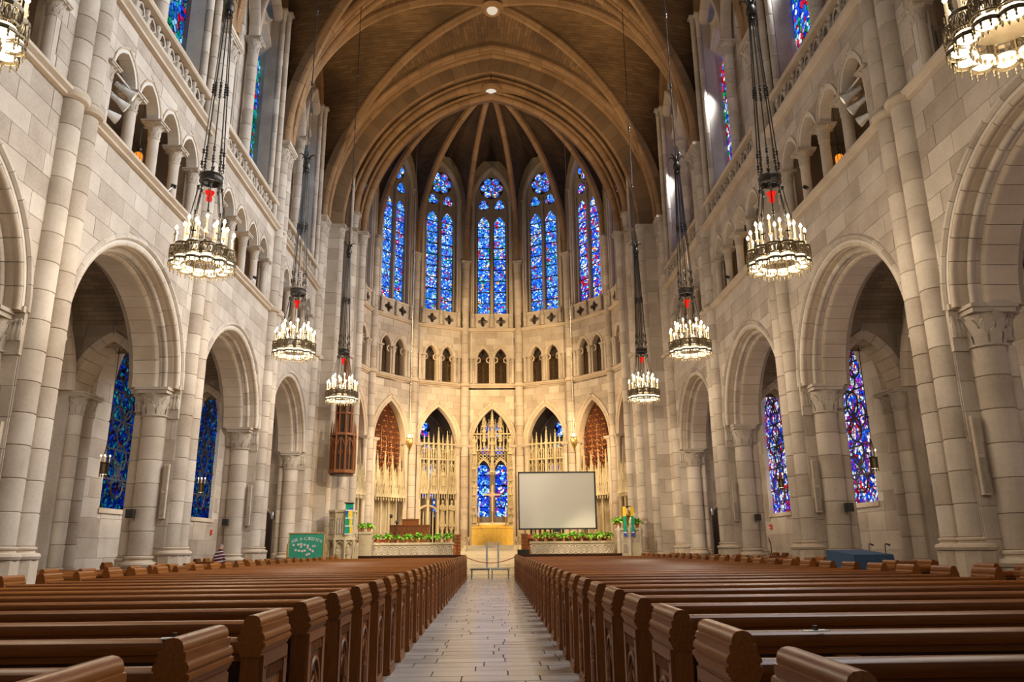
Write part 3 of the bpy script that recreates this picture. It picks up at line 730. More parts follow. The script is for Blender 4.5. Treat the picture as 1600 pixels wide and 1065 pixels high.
# transverse arches
DSEC = ((0, -.42), (-.0, -.2), (.05, -.1), (.05, .1), (0, .2), (0, .42))
def double_roll(wd, d, rr):
    """wide arch section: two rolls with a flat between, w = depth along the nave"""
    pts = []
    for c, sg in ((-wd+rr, -1), (wd-rr, 1)):
        arc = [(-rr*math.sin(PI*i/6), c-rr*math.cos(PI*i/6)) for i in range(7)]
        pts += arc
    pts = [(d, -wd), (0, -wd)]+pts[:7]+[(.08, -wd+2.2*rr), (.08, wd-2.2*rr)]+pts[7:]+[(0, wd), (d, wd)]
    return tuple((round(a+.0, 4), round(b, 4)) for a, b in pts)
for k in (1, 2, 3, 4):
    V = struct_empty('ceiling', 'great transverse stone arch spanning the nave at the ' + ['', 'second', 'third', 'fourth', 'last'][k] + ' pair of piers', 'arch')
    fr = Fr((0, PY[k], 0), (1, 0, 0), (0, 0, 1), (0, -1, 0))
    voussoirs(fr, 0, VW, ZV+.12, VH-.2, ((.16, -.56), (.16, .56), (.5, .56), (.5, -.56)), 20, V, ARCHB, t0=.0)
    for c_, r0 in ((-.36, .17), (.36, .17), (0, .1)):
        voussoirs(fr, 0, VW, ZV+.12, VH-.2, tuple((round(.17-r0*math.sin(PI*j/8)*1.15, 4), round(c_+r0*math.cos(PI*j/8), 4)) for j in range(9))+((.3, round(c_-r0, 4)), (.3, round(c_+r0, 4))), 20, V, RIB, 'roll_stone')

# ================================================================== CHANCEL ARCH
XO = -.08
CA = struct_empty('wall_front', 'chancel arch wall with three stepped orders on clustered shafts')
orders = [(8.05, 38.35, 28.15), (7.5, 38.85, 27.6), (6.98, 39.3, 27.0)]
for i, (w, y, za) in enumerate(orders):
    fr = Fr((XO, y, 0), (1, 0, 0), (0, 0, 1), (0, -1, 0)); h = za-ZV-.1
    wprev = VW if i == 0 else orders[i-1][0]
    wide = wprev-w+.05
    rr = .19
    sec = [(wide, -.5), (wide, .12), (.42, .12), (.4, .06)]+[(rr+rr*math.cos(PI/2+PI*j/8), rr*math.sin(PI/2+PI*j/8)-.08) for j in range(9)]+[(.1, -.3), (.1, -.5)]
    voussoirs(fr, 0, w, ZV+.12, h, ((.3, -.5), (.3, -.02), (wide, -.02), (wide, -.5)), 18, CA, ARCHB)  # darker block tone stands for the shaded recess behind the roll
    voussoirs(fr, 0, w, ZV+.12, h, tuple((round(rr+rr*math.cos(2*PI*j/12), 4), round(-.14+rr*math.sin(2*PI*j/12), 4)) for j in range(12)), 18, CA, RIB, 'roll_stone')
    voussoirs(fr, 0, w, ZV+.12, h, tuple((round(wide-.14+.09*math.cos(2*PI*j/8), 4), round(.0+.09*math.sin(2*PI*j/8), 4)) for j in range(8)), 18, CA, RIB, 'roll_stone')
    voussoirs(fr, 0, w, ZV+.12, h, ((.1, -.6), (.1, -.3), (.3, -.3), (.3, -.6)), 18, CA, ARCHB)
    for s in (-1, 1):
        x = XO+s*(w+.2)
        shaft(x, y, 1.2, ZV-.75, .24, CA); capital(x, y, ZV+.05, .24, CA, .75, wide=1.35); col_base(x, y, 0, 1.2, .24, CA)
        build(MB().box(x+s*.05, s*12, y-.22, y+.55, 0, ZV+.1), 'jamb', SHAFT, CA)
for s in (-1, 1):
    fr = Fr((s*8.75, 38.08, 0), (1, 0, 0), (0, 0, 1), (0, -1, 0))
    x0, x1 = (-.5, .75) if s > 0 else (-.75, .5)
    build(MB().box(x0, x1, 0, ZV+.1, -.3, -.01, fr), 'jamb', SHAFT, CA)
    ashlar(fr, x0, x1, .9, ZV-.75, [], CA, 1.4, .62, SHAFT, seed=5)
    build(MB().box(x0, x1, ZV-.75, ZV+.05, -.1, .06, fr), 'frieze', CARVE, CA)
    # splayed dark soffit between the first order and the nave arch
    build(MB().box(s*11.6, s*8.9, 36.9, 40.0, ZC, 29), 'wall_mass', STONE, CA) if False else None
f2 = Fr((XO, 38.2, 0), (1, 0, 0), (0, 0, 1), (0, -1, 0))
voussoirs(f2, 0, VW-.1, ZV+.1, VH-.25, ((-.6, -.2), (-.6, -.1), (-.1, .1), (.5, .15), (.5, -.2)), 18, CA, ARCHB)
plate(Fr((0, 38.9, 0), (1, 0, 0), (0, 0, 1), (0, -1, 0)), notch(-14, 14, 0, 33, 8.3, ZV, 10.0, 0), [], .6, 'backing', DARKST, CA)

# ================================================================== APSE
GRILLE = plain('grille_dark', (.03, .018, .01), .7); GRILG = plain('grille_bronze', (.22, .12, .03), .4, .6)
GRM = MB().tube([(.1*math.cos(t*PI/4), .11*math.sin(t*PI/4), 0) for t in range(8)], .016, 4, True).lathe([(0, -.02), (.03, 0), (0, .02)], 5).mesh('grille_ring', GRILG)
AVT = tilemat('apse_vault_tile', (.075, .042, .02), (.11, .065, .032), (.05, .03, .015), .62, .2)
YC, RA, NB = 39.0, 7.72, 7
TH = PI/NB
AP = lambda phi, r, z=0: Vector((XO+r*math.sin(phi), YC+r*math.cos(phi), z))
PF = .9       # chancel floor
def offc(z):
    return 1.0 if z < 23.4 else (max(0, 1-((z-23.4)/3.55)**2.2)**.62 if z < 26.95 else 0)
for i in range(NB):
    ph = (i-3)*TH; c = AP(ph, RA*math.cos(TH/2)); w = Vector((-math.sin(ph), -math.cos(ph), 0)); u = Vector((math.cos(ph), -math.sin(ph), 0))
    fr = Fr(c, u, (0, 0, 1), w); H = RA*math.sin(TH/2)
    nm = ['outermost on the left', 'second on the left', 'left of the centre', 'in the centre', 'right of the centre', 'second on the right', 'outermost on the right'][i]
    A = struct_empty('wall_apse', f'apse wall bay with arch and twin gallery openings, {nm}')
    low = arch_pts(0, 1.22, PF-.1, 7.45, 2.3, 10)
    tri = [arch_pts(d, .37, 11.35, 13.0, .62, 6) for d in (-.55, .55)]
    up = arch_pts(0, 1.14, 15.0, 23.8, 2.35, 10)
    plate(fr, [(-H, 0), (H, 0), (H, 26.8), (-H, 26.8)], [low]+tri+[up], .45, 'backing', TRIM, A)
    lowf = arch_pts(0, 1.22, PF-.1, 7.45, 2.3, 10, .34)
    ashlar(fr, -H+.1, H-.1, 1, 10.95, [lowf], A, .8, .42, STONE, seed=i)
    trf = [arch_pts(d, .37, 11.35, 13.0, .62, 6, .15) for d in (-.55, .55)]
    ashlar(fr, -H+.1, H-.1, 11.3, 14.7, trf, A, .75, .4, STONE, seed=i+9)
    ashlar(fr, -H+.02, H-.02, 14.9, 26.78, [arch_pts(0, 1.14, 15.0, 23.8, 2.35, 10, .25)], A, .75, .5, DARKST, seed=i+19)
    voussoirs(fr, 0, 1.22, 7.45, 2.3, ((.0, -.4), (0, -.08), (.04, 0), (.1, .02), (.13, -.03), (.16, -.03), (.2, .05), (.34, .08), (.36, .02), (.36, -.05)), 8, A, TRIM)
    for d in (-.55, .55):
        voussoirs(fr, d, .37, 13.0, .62, ((.0, -.3), (0, -.04), (.04, .02), (.15, .05), (.16, -.05)), 3, A, TRIM)
        # trefoil cusps
        for sg in (-1, 1):
            pts = [fr.p(d+sg*.37, 12.7, -.15), fr.p(d+sg*.22, 12.78, -.15), fr.p(d+sg*.2, 12.95, -.15), fr.p(d+sg*.33, 13.08, -.15)]
            build(MB().tube(pts, .05, 5), 'cusp', TRIM, A, True)
    for d in (-1.02, 0, 1.02):
        p = fr.p(d, 0, .02); shaft(p.x, p.y, 11.35, 12.6, .085, A, single=True); capital(p.x, p.y, 13.0, .085, A, .36, rz=-ph, wide=1.7)
    for d in (-1.3, 1.3):
        p = fr.p(d, 0, .03); shaft(p.x, p.y, 11.35, 12.6, .085, A, single=True); capital(p.x, p.y, 13.0, .085, A, .36, rz=-ph, wide=1.5)
        p = fr.p(d*.98, 0, .02); shaft(p.x, p.y, PF, 6.85, .14, A, single=True); capital(p.x, p.y, 7.45, .14, A, .6, rz=-ph, wide=1.6)
        p = fr.p(d, 0, .03); shaft(p.x, p.y, 15.0, 23.4, .07, A, single=True); capital(p.x, p.y, 23.8, .07, A, .35, rz=-ph, wide=1.6)
    voussoirs(fr, 0, 1.14, 23.8, 2.35, ((.0, -.5), (0, -.1), (.07, .0), (.14, -.04), (.2, .06), (.3, .06), (.3, -.1)), 8, A, DARKST)
    moulding(fr, -H, H, 11.1, A, .2, .16); moulding(fr, -H, H, 14.72, A, .22, .18)
    # parapet with quatrefoils
    PR = fr.p(0, 0, .12); pf = Fr(PR, u, (0, 0, 1), w)
    def quat(cx, cz, r): 
        pts = []
        for q in range(4):
            a = q*PI/2+PI/4
            for t in range(-3, 4):
                b_ = q*PI/2+t*.62; pts.append((cx+r*.62*math.cos(q*PI/2)+r*.33*math.cos(b_), cz+r*.62*math.sin(q*PI/2)+r*.33*math.sin(b_)))
        return pts
    plate(pf, [(-1.18, 14.93), (1.18, 14.93), (1.18, 15.78), (-1.18, 15.78)], [quat(d, 15.36, .34) for d in (-.58, .58)], .12, 'parapet', CARVE, A)
    build(MB().box(-1.2, 1.2, 15.76, 15.88, -.15, .05, pf), 'parapet_rail', TRIM, A)
    for d in (-1.2, 0, 1.2):
        p = pf.p(d, 14.93, .08); build(MB().lathe([(.13, 0), (.1, .1), (.08, .3), (.12, .5), (.1, .62), (.06, .72), (.1, .82), (.08, .95), (.0, 1.1)], 8, p), 'parapet_statue', CARVE, A, True)
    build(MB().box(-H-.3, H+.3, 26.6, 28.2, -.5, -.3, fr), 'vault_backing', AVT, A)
    # stained glass: two lights and a rosette
    Wn = window_struct(f'tall two-light apse window of blue stained glass with a rosette, {nm}')
    g = Fr(fr.p(0, 0, -.32), u, (0, 0, 1), w); gm = G_APSE if i < 5 else G_APSEW
    build(MB().ext(up, -.1, -.06, g), 'lead_sheet', LEAD, Wn)
    lights = [arch_pts(d, .41, 15.95, 22.0, .85, 7) for d in (-.53, .53)]
    heads = [circle_pts(d, 23.68, .37, 12) for d in (-.53, .53)]; ros = circle_pts(0, 24.95, .82, 20)
    plate(g, up, lights+heads+[ros], .08, 'tracery', DARKST, Wn)
    build(MB().box(-.07, .07, 15.0, 23.9, 0, .16, g), 'mullion', DARKST, Wn)
    for sg in (-1, 1): build(MB().box(sg*1.0-.05, sg*1.0+.05, 15.0, 23.2, 0, .12, g), 'jamb_shaft', DARKST, Wn)
    for q in lights: pane_rows(Fr(g.p(0, 0, -.03), u, (0, 0, 1), w), q, 15.95, 22.9, 9, gm, Wn, (0,), gap=.085)
    for d in (-.53, .53):
        for q in range(3):
            a = PI/2+q*2*PI/3; build(MB().ext(circle_pts(d+.17*math.cos(a), 23.68+.17*math.sin(a), .185, 9), -.02, .01+.002*q, g), 'pane', gm, Wn)
        voussoirs(Fr(g.p(0, 0, .02), u, (0, 0, 1), w), d, .42, 23.35, .72, ((0, 0), (0, .08), (.06, .1), (.09, 0)), 2, Wn, DARKST, 'tracery_bar')
    for q in range(7):
        a = q*2*PI/6; cc = (0, 24.95) if q == 6 else (.52*math.cos(a), 24.95+.52*math.sin(a))
        build(MB().ext(circle_pts(cc[0], cc[1], .25, 10), 0, .015+.001*q, g), 'rosette_pane', gm, Wn)
        build(MB().tube([g.p(x, z, .02) for x, z in circle_pts(cc[0], cc[1], .265, 12)], .028, 4, True), 'rosette_ring', DARKST, Wn)
    # pierced dark grilles in the gallery openings
    for d in (-.55, .55):
        gr = build(MB().ext(arch_pts(d, .36, 11.35, 13.0, .6, 6), -.42, -.38, fr), 'grille', GRILLE, A)
        for r_i in range(8):
            for k_ in (-1, 0, 1):
                x_, z_ = d+.23*k_, 11.5+.25*r_i
                if z_ < 13.2 and (abs(k_) == 0 or z_ < 13.1): put('grille_ring', GRM, gr, fr.m() @ T((x_, z_, -.36)))
    # gallery interior
    build(MB().box(-H, H, 11.0, 14.6, -1.6, -1.5, fr), 'gallery_back', ARCHB, A)
    build(MB().box(-1.2, 1.2, 11.0, 11.3, -1.5, -.45, fr), 'gallery_floor', ARCHB, A)
for i in range(NB+1):
    ph = (i-3.5)*TH; p = AP(ph, RA-.1)
    S = struct_empty('pillar', 'slender apse shaft rising to the vault rib, ' + ['first', 'second', 'third', 'fourth', 'fifth', 'sixth', 'seventh', 'last'][i] + ' from the left', 'pillar')
    shaft(p.x, p.y, 1.2, 11.1, .24, S); shaft(p.x, p.y, 11.4, 18.8, .22, S); capital(p.x, p.y, 19.45, .22, S, .65, rz=-ph, wide=1.35); col_base(p.x, p.y, PF-.9, 1.2, .24, S)
    build(MB().lathe([(.23, 0), (.31, .05), (.33, .14), (.3, .22), (.23, .3)], 14, (p.x, p.y, 11.1)), 'shaft_ring', TRIM, S, True)
    for dd in (-.055, .055):
        q = AP(ph+dd, RA-.02); shaft(q.x, q.y, 11.4, 24.0, .085, S, dh=1.6)
    q = AP(ph, RA+.25); build(MB().lathe([(.4, 11), (.4, 26.8)], 8, (q.x, q.y, 0)), 'vault_pilaster', DARKST, S)
# apse vault
AV = struct_empty('ceiling', 'half dome of the apse with converging ribs and a round keystone', 'vault')
ZB = 27.55
def rib_r(z):   # radius of rib at height z
    w, h = RA-.25, ZB-19.5; r = (w*w+h*h)/(2*w); return max(0, (w-r)+math.sqrt(max(0, r*r-(z-19.5)**2)))
for i in range(NB+1):
    ph = (i-3.5)*TH; d = Vector((math.sin(ph), math.cos(ph), 0)); fr = Fr((XO, YC+.15, 0), d, (0, 0, 1), d.cross(Vector((0, 0, 1))))
    w, h = RA-.3, ZB-19.6; r = (w*w+h*h)/(2*w); cx = w-r; tm = math.acos(-cx/r)-.05; n = 14
    key = ('rib', n)
    if key not in _vc:
        mb = MB(); frs = []; sec = ((-.02, -.08), (.05, -.15), (.3, -.17), (.3, .17), (.05, .15), (-.02, .08))
        for j in range(4):
            t = .001+(tm/n-.002)*j/3; e = Vector((math.cos(t), math.sin(t), 0)); frs.append((e*r, e, Vector((0, 0, 1))))
        _vc[key] = mb.sweep(sec, frs).mesh('rib_stone', RIB, True)
    for j in range(n): put('rib_stone', _vc[key], AV, fr.m() @ T((cx, 19.5, 0)) @ Rz(tm/n*j))
for i in range(NB):
    p0, p1 = (i-3.5)*TH, (i-2.5)*TH; pm_ = (p0+p1)/2
    def zz2(t): return 19.5+(ZB-19.5)*(1-(1-t)**1.7)
    for (pa, sg) in ((p0, 1), (p1, -1)):
        def fR(t):
            z = zz2(t); return AP(pa, rib_r(z)+.22, z+.12)+Vector((0, .15, 0))
        def fM(t):
            z = zz2(t); H2 = 1.5
            # wall arch line of the bay: vertical to 23.4 then pointed
            off = offc(z)
            edge = AP(pm_, RA*math.cos(TH/2)+(.3 if z < 26.95 else 0)); side = Vector((math.cos(pm_), -math.sin(pm_), 0))*(-sg)*1.66*off
            p = edge+side
            if z > 26.95:
                k = (z-26.95)/(ZB-26.95); p = edge.lerp(Vector((XO, YC+.15, 0)), k)
            return Vector((p.x, p.y, z+.12))
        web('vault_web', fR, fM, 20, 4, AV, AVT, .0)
build(MB().lathe([(.0, 0), (.6, 0), (.72, -.14), (.66, -.3), (.46, -.36), (.4, -.28)], 20, (XO, YC+.25, ZB+.12)), 'keystone_ring', RIB, AV, True)
build(MB().lathe([(.42, .05), (.3, -.04), (.0, -.08)], 18, (XO, YC+.25, ZB-.14)), 'keystone_bowl', lit('apse_bowl', (1, .88, .74), .8), AV, True)
# ================================================================== FLOOR
FL = tag(empty('floor'), 'floor of the church with a pale paved centre aisle', 'floor', kind='structure')
PAV = stone('aisle_paver', (.33, .3, .27), (.47, .43, .39), rough=.24, vary=.45, bump=.1)
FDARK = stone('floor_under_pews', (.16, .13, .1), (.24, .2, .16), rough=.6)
GROUT = plain('grout', (.05, .04, .035), .8)
AX = -.15; A0, A1 = AX-1.12, AX+1.12
build(MB().box(-13, 13, .5, 52, -.2, -.03), 'slab', FDARK, FL)
build(MB().box(A0, A1, .5, 40.2, -.04, -.012), 'grout_bed', GROUT, FL)
build(MB().box(-13, A0, .5, 41, -.03, -.004), 'side_floor', FDARK, FL)
build(MB().box(A1, 13, .5, 41, -.03, -.004), 'side_floor', FDARK, FL)
rn = random.Random(4); rest = MB(); cnt = 0; y = 5.2
while y < 40.2:
    x = A0-rn.random()*.7
    while x < A1:
        w = rn.choice((.72, .9, 1.08)); a, b = max(x, A0), min(x+w, A1); x += w
        if b-a < .06: continue
        g = .0085; z = rn.uniform(-.002, .0)
        q = MB().box(a+g, b-g, y+g, y+.36-g, -.03, z); cnt += 1
        if cnt <= 300: build(q, 'paver', PAV, FL)
        else: rest.box(a+g, b-g, y+g, y+.36-g, -.03, z)
    y += .36
for yy in range(2, 17):
    y = .3+(yy-2)*.3267
    rest.box(A0, A0+.7, y+.006, y+.32, -.03, -.001); rest.box(A0+.712, A1, y+.006, y+.32, -.03, -.001)
o = build(rest, 'paver', PAV, FL); o['kind'] = 'stuff'

# ================================================================== PEWS
ROW, Y0P, NROW = 1.05, 2.27, 33
def end_meshes():
    q = MB(); prof = [(0, 0), (.56, 0), (.56, .16), (.53, .2), (.53, .62), (.5, .7), (.5, .96), (0, .96)]
    q.v = []; n = len(prof)
    q.v = [(-.05, y, z) for y, z in prof]+[(.05, y, z) for y, z in prof]
    q.f = [tuple(range(n)), tuple(range(2*n-1, n-1, -1))]+[(i, (i+1) % n, n+(i+1) % n, n+i) for i in range(n)]
    end = q.mesh('bench_end', OAK_Z)
    half = [(.0, 1.105), (.022, 1.102), (.038, 1.09), (.046, 1.07), (.046, 1.052), (.056, 1.05), (.058, 1.03), (.056, 1.014), (.066, 1.01), (.074, .992), (.074, .98), (.066, .977), (.066, .968), (.078, .964), (.08, .945), (.07, .94), (.07, .93), (.062, .926), (.062, .915), (.054, .91), (.054, .895), (0, .895)]
    sec = half+[(-a, z) for a, z in half[::-1][1:-1]]
    q = MB(); q.sweep(sec, [(Vector((0, -.01, 0)), Vector((1, 0, 0)), Vector((0, 0, 1))), (Vector((0, .53, 0)), Vector((1, 0, 0)), Vector((0, 0, 1)))])
    cap = q.mesh('cap', OAK_Y, True)
    carv = []
    for sg in (-1, 1):
        q = MB(); X = lambda d: sg*(.05+d)
        def bx(y0, y1, z0, z1, d0, d1): a, b = sorted((X(d0), X(d1))); q.box(a, b, y0, y1, z0, z1)
        bx(0.01, .075, .05, .9, 0, .02); bx(.43, .5, .05, .9, 0, .02); bx(.075, .43, .84, .9, 0, .02); bx(0.01, .5, 0, .07, 0, .03)
        bx(.075, .43, .07, .13, 0, .02)
        for i in range(8):      # row of little slanting leaves
            y = .1+.04*i; q.add([(X(0), y, .77), (X(0), y+.032, .77), (X(0), y+.032, .83), (X(0), y, .83), (X(.022), y+.004, .775), (X(.022), y+.012, .775), (X(.014), y+.026, .828), (X(.014), y+.016, .828)],
                                 [(0, 1, 2, 3), (4, 5, 6, 7), (0, 1, 5, 4), (1, 2, 6, 5), (2, 3, 7, 6), (3, 0, 4, 7)])
        pts = [(X(.008), .255+.135*math.cos(PI*t/12), .55+.17*math.sin(PI*t/12)) for t in range(13)]
        q.tube([(X(.008), .39, .16)]+pts+[(X(.008), .12, .16)], .014, 5)
        for sy in (-1, 1):       # inner cusped heads
            q.tube([(X(.006), .255+sy*.0+.0, .62)]+[(X(.006), .255+sy*(.055+.055*math.cos(PI*t/6)), .5+.08*math.sin(PI*t/6)) for t in range(7)]+[(X(.006), .255+sy*.005, .18)], .009, 4)
        q.lathe([(.0, .14), (.03, .15), (.018, .2), (.018, .36), (.032, .38), (.018, .4), (.018, .44), (.036, .46), (.022, .5), (.03, .56), (.0, .66)], 7, (X(.012), .255, 0))
        for yy, z in ((.045, .83), (.465, .83), (.045, .1), (.465, .1)): q.lathe([(0, 0), (.012, .0), (.008, .012), (0, .016)], 6, (X(.02), yy, z))
        carv.append(q.mesh('carving', CARVED_OAK, True))
    q = MB()
    q2 = MB()
    for sg in (-1, 1): pass
    return end, cap, carv
END, CAP, CARV = end_meshes()
NICHE_SHADE = []  # thin dark sheets carry the recess shade of arch and leaf row
for sg in (-1, 1):
    q = MB(); pts = [(.13, .16), (.38, .16)]+[(.255+.125*math.cos(PI*t/10), .55+.16*math.sin(PI*t/10)) for t in range(11)]
    a = [(sg*.0512, y, z) for y, z in pts]; q.v = list(a); q.f = [tuple(range(len(a)))]; 
    q.v += [(sg*.045, y, z) for y, z in pts]; n = len(a); q.f += [(i, (i+1) % n, n+(i+1) % n, n+i) for i in range(n)]
    a_, b_2 = sorted((sg*.046, sg*.0515)); q.box(a_, b_2, .085, .425, .755, .84)
    NICHE_SHADE.append(q.mesh('niche', OAK_D))
def pew_meshes(L):
    m = {}
    half = [(0.0, .0), (.052, .0), (.06, .012), (.058, .04), (.045, .062), (.025, .072), (.0, .072)]
    q = MB(); sec = [(.07, 0), (.072, .03), (.06, .058), (.035, .07), (.005, .068), (-.02, .05), (-.028, .02), (-.02, -.01), (.0, -.015), (.0, -.05), (.045, -.05), (.045, -.01)]
    q.sweep(sec, [(Vector((.05, .06, .915)), Vector((0, 1, 0)), Vector((0, 0, 1))), (Vector((L-.05, .06, .915)), Vector((0, 1, 0)), Vector((0, 0, 1)))]); m['rail'] = q.mesh('top_rail', OAK_X, True)
    q = MB(); q.add([(x, y, z) for x in (.05, L-.05) for y, z in ((.085, .34), (.11, .34), (.095, .9), (.07, .9))], [(0, 1, 2, 3), (4, 7, 6, 5), (0, 4, 5, 1), (1, 5, 6, 2), (2, 6, 7, 3), (3, 7, 4, 0)]); m['back'] = q.mesh('backrest', OAK_D)
    q = MB(); q.sweep([(0, 0), (.4, .02), (.43, .035), (.43, .05), (.4, .058), (0, .035)], [(Vector((.05, .1, .4)), Vector((0, 1, 0)), Vector((0, 0, 1))), (Vector((L-.05, .1, .4)), Vector((0, 1, 0)), Vector((0, 0, 1)))]); m['seat'] = q.mesh('seat', OAK_X)
    q = MB(); q.box(.05, L-.05, -.03, .08, .66, .675); q.box(.05, L-.05, -.035, -.02, .675, .72); m['rack'] = q.mesh('book_rack', OAK_D)
    q = MB(); q.box(-.06, .06, -.03, .06, .77, .86); q.box(-.045, .045, -.035, -.028, .785, .85); m['card'] = q.mesh('card_holder', OAK_X)
    return m
PM = {}
def ordinal(n):
    w = ['first', 'second', 'third', 'fourth', 'fifth', 'sixth', 'seventh', 'eighth', 'ninth', 'tenth', 'eleventh', 'twelfth']
    return w[n] if n < 12 else f'{n+1}' + ('th' if 11 <= (n+1) % 100 <= 13 else {1: 'st', 2: 'nd', 3: 'rd'}.get((n+1) % 10, 'th'))
def pew(x, y, L, label, group, cards=True):
    if L not in PM: PM[L] = pew_meshes(L)
    m = PM[L]; t = empty('pew', (x, y, 0), 0, label, 'pew', group)
    for xx, sg in ((0, 0), (L, 1)):
        e = put('bench_end', END, t, T((xx, 0, 0))); put('cap', CAP, e); put('carving', CARV[sg], e); put('niche', NICHE_SHADE[sg], e)
    put('backrest', m['back'], t); put('top_rail', m['rail'], t); put('seat', m['seat'], t)
    r = put('book_rack', m['rack'], t)
    if cards and L > 2:
        for i in range(int(L/1.6)): put('card_holder', m['card'], r, T((.9+1.55*i, 0, 0)))
    return t
LM = 5.9
XR = 1.01; XL = -1.32
for k in range(NROW):
    y = Y0P+ROW*k; n = ordinal(k)
    pew(XR, y, LM, f'long carved oak pew right of the centre aisle, {n} row from the camera', 'main pews right of the centre aisle')
    pew(XL-LM, y, LM, f'long carved oak pew left of the centre aisle, {n} row from the camera', 'main pews left of the centre aisle')
for s in (-1, 1):
    sd = SIDE[s]
    for k in range(5, NROW):
        y = Y0P+ROW*k
        near = min(abs(y+.25-p) for p in PY)
        if s > 0 and 16.6 < y < 19.1: continue
        xs = 8.25
        if near < 1.35:
            pw = min(PY, key=lambda p: abs(y+.25-p)); L = .5 if False else None
            if near < .95: continue
            L = .75
        else: L = 3.7
        x = xs if s > 0 else -xs-L
        pew(x, y, L, ('short' if L < 1 else 'long')+f' oak side pew on the far {sd}, {ordinal(k-5)} outer row', f'outer pews on the {sd}', False)
    # front modesty panels
    x0 = XR if s > 0 else XL-LM
    x0 = XR if s > 0 else XL-5.0; fp = empty('choir_barrier', (x0, Y0P+ROW*NROW-.28, 0), 0, f'dark oak panelled pew front closing the {sd} main block', 'barrier')
    build(MB().box(0, 5.0, 0, .05, 0, 1.04), 'panel', OAK_D, fp); build(MB().box(0, 5.0, -.03, .08, 1.04, 1.1), 'top_rail', OAK_D, fp)

